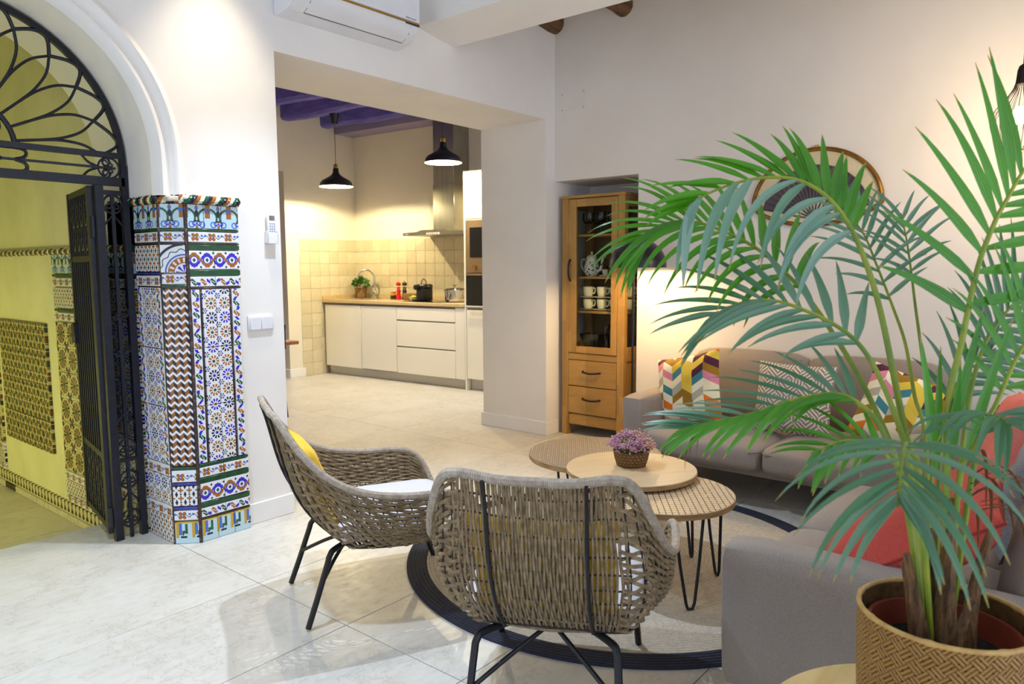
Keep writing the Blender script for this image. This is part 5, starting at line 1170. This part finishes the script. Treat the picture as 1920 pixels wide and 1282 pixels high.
# ------------------------------------------------------------------ round wooden stool, basket planter and the areca palm
PX, PY = 1.585, .217
sd = thing('round_side_table', 'pale round wooden side table carrying the potted palm', 'side table', (PX, PY, 0))
m_pale = mat('pale_wood', srgb(214, 186, 128), .45, col2=srgb(196, 164, 104), nscale=3, stretch=(1, 9, 1))
G().lathe([(.325, .362), (.33, .366), (.33, .386), (.325, .39)], 64).build('table_top', m_pale, sd)
for k in range(3): a = 2 * pi * k / 3 + .4; G().cyl((.24 * cos(a), .24 * sin(a), 0), (.17 * cos(a), .17 * sin(a), .365), .014, .02, 12).build('leg', m_pale, sd)
def bamboo():
    m, b = newmat('woven_bamboo'); u, v, _ = uvw(); p = .0125; a = u * .95; w = .0085
    # twill weave: diagonal stripes in alternating directions with dark pinholes
    q1 = xfr((a * 1.0 + v) / .0105); q2 = xfr((a - v) / .0105); blk = xmod(xfl((a + v) / .0315) + xfl((a - v) / .0315), 2.0)
    st = blk * q1 + (1.0 - blk) * q2; hgt = xsin(st * pi); hole = (xlen(xfr((a + v) / .021) - .5, xfr((a - v) / .021) - .5) < .13)
    n1 = noise(texco('Object'), 30.0, 3.0); c = mixc(n1, srgb(186, 142, 74), srgb(150, 106, 46)); c = mixc((st < .12) + (st > .9) > .5, c, srgb(104, 70, 28)); c = mixc(hole, c, srgb(52, 34, 14))
    setc(b, c); b.inputs['Roughness'].default_value = .5; bumped(hgt, .8, .006, b); return m
m_bam = bamboo()
bk = thing('basket_planter', 'woven bamboo basket planter standing on the pale round table', 'planter', (PX, PY, .39))
def lathe_uv(prof, seg, rad):
    return G().rings([[(r * cos(2 * pi * k / seg), r * sin(2 * pi * k / seg), z) for k in range(seg)] for r, z in prof], caps=False, uvs=lambda i, j: (j / seg * rad * 2 * pi, prof[min(i, len(prof) - 1)][1]))
lathe_uv([(.140, .0), (.146, .06), (.150, .12), (.153, .18), (.154, .24), (.153, .285)], 64, .154).build('basket_wall', m_bam, bk)
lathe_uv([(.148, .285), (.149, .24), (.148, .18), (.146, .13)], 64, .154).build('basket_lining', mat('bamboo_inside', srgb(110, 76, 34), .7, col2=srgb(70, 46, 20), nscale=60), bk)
G().lathe([(.14, 0), (.139, .006)], 40).build('basket_floor', m_bam, bk)
G().tube([((.151) * cos(2 * pi * k / 72), (.151) * sin(2 * pi * k / 72), .288) for k in range(72)], [.005 if k % 9 else .0066 for k in range(72)], 8, closed=True).build('rim', mat('bamboo_rim', srgb(206, 168, 102), .45, col2=srgb(176, 136, 74), nscale=30), bk)
npot = thing('nursery_pot', 'terracotta plastic nursery pot inside the bamboo basket', 'pot', (PX, PY, .40))
m_terra = mat('terracotta_plastic', srgb(140, 62, 44), .45, col2=srgb(124, 52, 38), nscale=10)
G().lathe([(.105, 0), (.132, .225), (.137, .238), (.137, .246), (.129, .246), (.126, .22), (.12, .18)], 48, caps=False).build('wall', m_terra, npot); G().lathe([(.127, .195), (.06, .203), (.001, .205)], 40).build('soil', mat('dark_potting_soil', srgb(40, 31, 26), .95, col2=srgb(22, 17, 15), nscale=60, bump=1.0, bscale=70, bdist=.02), npot)
palm = thing('areca_palm', 'large areca palm with arching feathery fronds growing in the bamboo basket', 'palm', (PX, PY, .60))
PO = Vector((PX, PY, .60))
def leaf_mat(name, c1, c2, c3):
    m, b = newmat(name); u, v, _ = uvw(); n1 = noise(texco('Object'), 5.0, 3.0); info = NT[0].nodes.new('ShaderNodeObjectInfo')
    c = mixc(ramp(n1, .3, .7), c1, c2); c = mixc(X(info.outputs['Random']) * .5, c, c3); c = mixc((v > .93) * .8, c, srgb(176, 150, 60))
    setc(b, c); b.inputs['Roughness'].default_value = .27; b.inputs['Specular IOR Level'].default_value = .85
    nt = NT[0]; tr_ = nt.nodes.new('ShaderNodeBsdfTranslucent'); nt.links.new(c, tr_.inputs[0]); mx = nt.nodes.new('ShaderNodeMixShader'); mx.inputs[0].default_value = .35
    out = nt.nodes['Material Output']; nt.links.new(b.outputs[0], mx.inputs[1]); nt.links.new(tr_.outputs[0], mx.inputs[2]); nt.links.new(mx.outputs[0], out.inputs[0])
    bumped(xsin(u * 40.0), .15, .002, b); return m
m_leaf = leaf_mat('palm_leaf_green', srgb(78, 158, 20), srgb(50, 124, 14), srgb(100, 176, 40)); m_leafb = leaf_mat('palm_leaf_bluish', srgb(84, 140, 96), srgb(60, 118, 76), srgb(140, 176, 160))
m_leaf_sheen = leaf_mat('palm_leaf_sky_sheen', srgb(128, 172, 150), srgb(96, 148, 118), srgb(170, 200, 196))  # pale sky reflection on the drooping leaflets, painted into the leaf colour
m_rach = mat('palm_rachis', srgb(150, 160, 44), .5, col2=srgb(96, 128, 40), nscale=8); m_husk = mat('palm_husk', srgb(140, 104, 66), .85, col2=srgb(70, 48, 30), nscale=14, stretch=(6, 6, 1), bump=1.0, bscale=30, bdist=.01); m_dry = mat('dry_leaf', srgb(136, 88, 44), .8, col2=srgb(92, 58, 32), nscale=8)
CAMV = Vector((-.75, -.62, .25))
def blade(p, d, L, w, nrm_, droop, curl=0.0, n=9, fold=.35):
    """lanceolate leaflet from p along d, bending under its weight"""
    pts = []; q = Vector(p); d = Vector(d).normalized(); st = L / n; g = G(); rows = []
    side = d.cross(nrm_).normalized()
    for k in range(n + 1):
        t = k / n; ww = w * (min(1, .35 + t * 3.2) if t < .25 else 1) * (1 - max(0, t - .35) / .65) ** .75 + .0006
        s = (side - d * side.dot(d)).normalized(); up = s.cross(d).normalized()
        rows.append((q - s * ww + up * ww * fold, q.copy(), q + s * ww + up * ww * fold, t)); q = q + d * st
        d = (d + Vector((0, 0, -1)) * droop * (t + .25) / n * 2 + s * curl / n).normalized()
    V = [[g.bm.verts.new(Vector(r[i]) - PO) for i in range(3)] for r in rows]
    for k in range(n):
        for i in range(2):
            f = g.bm.faces.new((V[k][i], V[k][i + 1], V[k + 1][i + 1], V[k + 1][i]))
            for l, tt in zip(f.loops, ((i * .5, rows[k][3]), ((i + 1) * .5, rows[k][3]), ((i + 1) * .5, rows[k + 1][3]), (i * .5, rows[k + 1][3]))): l[g.uv].uv = tt
    return g
FR_ = {
 'F1': [(1.598, 0.244, 0.62), (1.62, 0.281, 0.888), (1.645, 0.326, 1.067), (1.658, 0.374, 1.261), (1.655, 0.412, 1.376), (1.65, 0.444, 1.442), (1.642, 0.478, 1.489), (1.627, 0.517, 1.521), (1.605, 0.562, 1.537), (1.564, 0.627, 1.533), (1.511, 0.688, 1.506), (1.476, 0.726, 1.476)],
 'F2': [(1.595, 0.248, 0.62), (1.635, 0.314, 0.912), (1.66, 0.39, 1.079), (1.675, 0.471, 1.205), (1.67, 0.54, 1.298), (1.655, 0.618, 1.376), (1.628, 0.691, 1.423), (1.597, 0.765, 1.452), (1.571, 0.827, 1.448), (1.546, 0.868, 1.417)],
 'F3': [(1.604, 0.222, 0.62), (1.601, 0.227, 0.904), (1.618, 0.235, 1.084), (1.643, 0.223, 1.196), (1.687, 0.209, 1.341), (1.727, 0.191, 1.428), (1.76, 0.174, 1.481), (1.797, 0.154, 1.536), (1.887, 0.12, 1.61), (1.965, 0.065, 1.663)],
 'F4': [(1.64, 0.246, 0.62), (1.762, 0.295, 0.968), (1.778, 0.323, 1.064), (1.808, 0.352, 1.174), (1.83, 0.385, 1.253), (1.858, 0.43, 1.35), (1.878, 0.465, 1.421), (1.89, 0.506, 1.473)],
 'F5': [(1.65, 0.247, 0.62), (1.794, 0.292, 0.998), (1.851, 0.326, 1.148), (1.885, 0.35, 1.252), (1.908, 0.367, 1.333), (1.929, 0.384, 1.407), (1.96, 0.405, 1.472)],
 'F6': [(1.559, 0.247, 0.62), (1.552, 0.287, 0.904), (1.563, 0.342, 1.031), (1.565, 0.394, 1.079), (1.554, 0.442, 1.088), (1.523, 0.507, 1.07), (1.494, 0.585, 1.036), (1.464, 0.665, 1.011), (1.444, 0.705, 0.996)],
 'F8': [(1.584, 0.247, 0.62), (1.605, 0.289, 0.923), (1.615, 0.33, 1.057), (1.612, 0.382, 1.165), (1.602, 0.435, 1.22), (1.573, 0.508, 1.26), (1.552, 0.569, 1.277), (1.528, 0.629, 1.267), (1.508, 0.68, 1.238)],
 'F9': [(1.569, 0.235, 0.62), (1.493, 0.256, 0.955), (1.412, 0.255, 1.022), (1.319, 0.248, 1.058), (1.226, 0.235, 1.063), (1.176, 0.227, 1.034), (1.139, 0.221, 1.005)],
 'F10': [(1.625, 0.212, 0.62), (1.644, 0.188, 0.986), (1.677, 0.163, 1.083), (1.711, 0.137, 1.173), (1.751, 0.101, 1.252), (1.807, 0.056, 1.303)],
 'F11': [(1.631, 0.223, 0.62), (1.727, 0.219, 1.02), (1.78, 0.208, 1.155), (1.827, 0.192, 1.211), (1.882, 0.165, 1.265), (1.947, 0.125, 1.31)],
 'F12': [(1.6, 0.213, 0.62), (1.597, 0.206, 0.94), (1.576, 0.181, 1.021), (1.545, 0.164, 1.069), (1.511, 0.145, 1.086), (1.476, 0.122, 1.076)],
 'F13': [(1.57, .245, .62), (1.565, .285, .90), (1.54, .335, .99), (1.50, .385, 1.01), (1.455, .44, .985)],
 'F14': [(1.61, .235, .62), (1.69, .255, .95), (1.74, .25, 1.07), (1.80, .225, 1.14), (1.87, .19, 1.17)],
}
# start fraction, pairs, length, half width, facing normal, angle base->tip, droop left/right, radius, bluish?
SPEC = {
 'F1': (.42, 18, .25, .0105, (-.55, -.45, .75), (62, 20), (.35, 1.0), .0055, 'mixr'),
 'F2': (.45, 17, .21, .0095, (-.50, -.40, .80), (58, 20), (.55, .9), .0050, 'g'),
 'F3': (.38, 13, .24, .0100, (-.75, -.62, .15), (66, 26), (.15, .35), .0055, 'g'),
 'F4': (.60, 9, .13, .0055, (-.70, -.60, .30), (60, 25), (.4, .4), .0035, 'b'),
 'F5': (.66, 7, .12, .0050, (-.70, -.60, .30), (58, 25), (.4, .4), .0032, 'b'),
 'F6': (.36, 15, .20, .0088, (-.35, -.30, .90), (52, 16), (.25, .55), .0045, 'mix'),
 'F8': (.42, 12, .19, .0090, (-.55, -.45, .70), (60, 20), (.35, .5), .0048, 'b'),
 'F9': (.50, 10, .175, .0078, (-.25, 0, .95), (72, 25), (1.0, 1.0), .0045, 'b'),
 'F10': (.45, 11, .17, .0075, (-.72, -.60, .30), (62, 26), (.4, .5), .0045, 'g'),
 'F11': (.50, 10, .17, .0070, (-.72, -.60, .30), (60, 25), (.5, .5), .0042, 'b'),
 'F13': (.50, 7, .12, .0065, (-.45, -.30, .85), (60, 25), (.5, .7), .004, 'g'),
 'F14': (.50, 7, .13, .0065, (-.70, -.55, .40), (60, 25), (.5, .5), .004, 'b'),
 'F12': (.45, 8, .16, .0085, (-.30, -.10, .95), (70, 25), (1.1, 1.1), .0042, 'b'),
}
AO = {('F1', -1): (92, 30, 1.7), ('F2', -1): (75, 22, 1.3)}; LS = {'F1': (.62, 1.0), 'F6': (.95, .72)}; pr = random.Random(11); CNT = 0
for key, P in FR_.items():
    f0, npair, LL, hw, N_, (a0, a1), (dl, dr_), rad, tone = SPEC[key]
    cur = catmull(P, 60); N_ = Vector(N_).normalized()
    fr = G().tube([c - PO for c in cur], [rad * (1.25 - 1.0 * k / 60) + .0008 for k in range(61)], 7).build('frond', m_rach, palm)
    for i in range(npair):
        for s in (-1, 1):
            t = f0 + (1 - f0) * (i + (.25 if s > 0 else 0)) / npair; k = t * 60; i0 = min(int(k), 59); p = cur[i0].lerp(cur[i0 + 1], k - i0)
            T = (cur[min(i0 + 2, 60)] - cur[max(i0 - 1, 0)]).normalized(); S = T.cross(N_).normalized() * s
            if key == 'F1' and s < 0 and pr.random() < .33: continue
            rel = (t - f0) / (1 - f0); b0, b1, dm = AO.get((key, s), (a0, a1, 1.0)); ang = radians(b0 + (b1 - b0) * rel + pr.uniform(-5, 5) * (2.2 if key == 'F1' else 1)); L = LL * (.62 + .75 * sin(pi * (.18 + .72 * rel))) * pr.uniform(.88, 1.1) * .85 * LS.get(key, (1, 1))[0 if s > 0 else 1] * ((1 - .45 * max(0, rel - .5)) if key == 'F6' else 1)
            d = T * cos(ang) + S * sin(ang) + N_ * .10; blu = tone == 'b' or (tone == 'mix' and s > 0) or (tone == 'mixr' and s < 0)
            g = blade(p, d, L, hw * pr.uniform(.85, 1.1), N_ if abs(d.normalized().dot(N_)) < .95 else Vector((0, 0, 1)), (dl if s > 0 else dr_) * dm * pr.uniform(.7, 1.2), pr.uniform(-.1, .1))
            g.build('leaflet', m_leaf_sheen if (key == 'F1' and blu) else m_leafb if blu else m_leaf, fr); CNT += 1
# spear leaves, husks and dry hanging leaves at the base
for p, d, L, w in (((1.60, .23, 1.0), (.25, -.12, 1), .28, .011), ((1.585, .25, .98), (-.05, .12, 1), .24, .010), ((1.62, .20, 1.0), (.12, -.20, 1), .26, .010), ((1.60, .25, .95), (.30, .05, 1), .25, .009), ((1.57, .22, .98), (-.12, -.05, 1), .20, .009)):
    blade(p, d, L, w, CAMV, .25).build('spear_leaf', m_leaf, palm)
for k, (x, y, h, r, lx, ly) in enumerate(((0, .0, .30, .022, .02, .0), (-.03, .03, .20, .016, -.03, .03), (.035, -.03, .24, .016, .03, -.03), (.0, .045, .16, .014, .0, .03), (.03, .02, .22, .015, .03, .02), (-.035, -.02, .14, .014, -.02, -.03))):
    G().tube(catmull([(x, y, -.01), (x + lx * .3, y + ly * .3, h * .4), (x + lx, y + ly, h)], 12), [r * (1.15 - .75 * j / 12) for j in range(13)], 9, lobes=3, lobe=.2, twist=8).build('husk', m_husk, palm)
for k in range(11):
    a = pr.uniform(-1.9, .2); o = (1.60 + .03 * cos(a), .20 + .03 * sin(a), pr.uniform(.86, 1.0)); blade(o, (cos(a) * .9, sin(a) * .9, .25), pr.uniform(.18, .28), .004, Vector((0, 0, 1)), 3.2, pr.uniform(-.5, .5), 10).build('dry_leaf', m_dry, palm)
for k in range(6):
    o = FR_['F6'][-2]; a = pr.uniform(1.2, 3.0); blade(o, (cos(a) * .3, sin(a) * .3, -.3), pr.uniform(.07, .12), .0022, Vector((0, 1, 0)), 1.5, pr.uniform(-.8, .8), 8).build('dry_leaf', m_dry, palm)
print('leaflets', CNT)
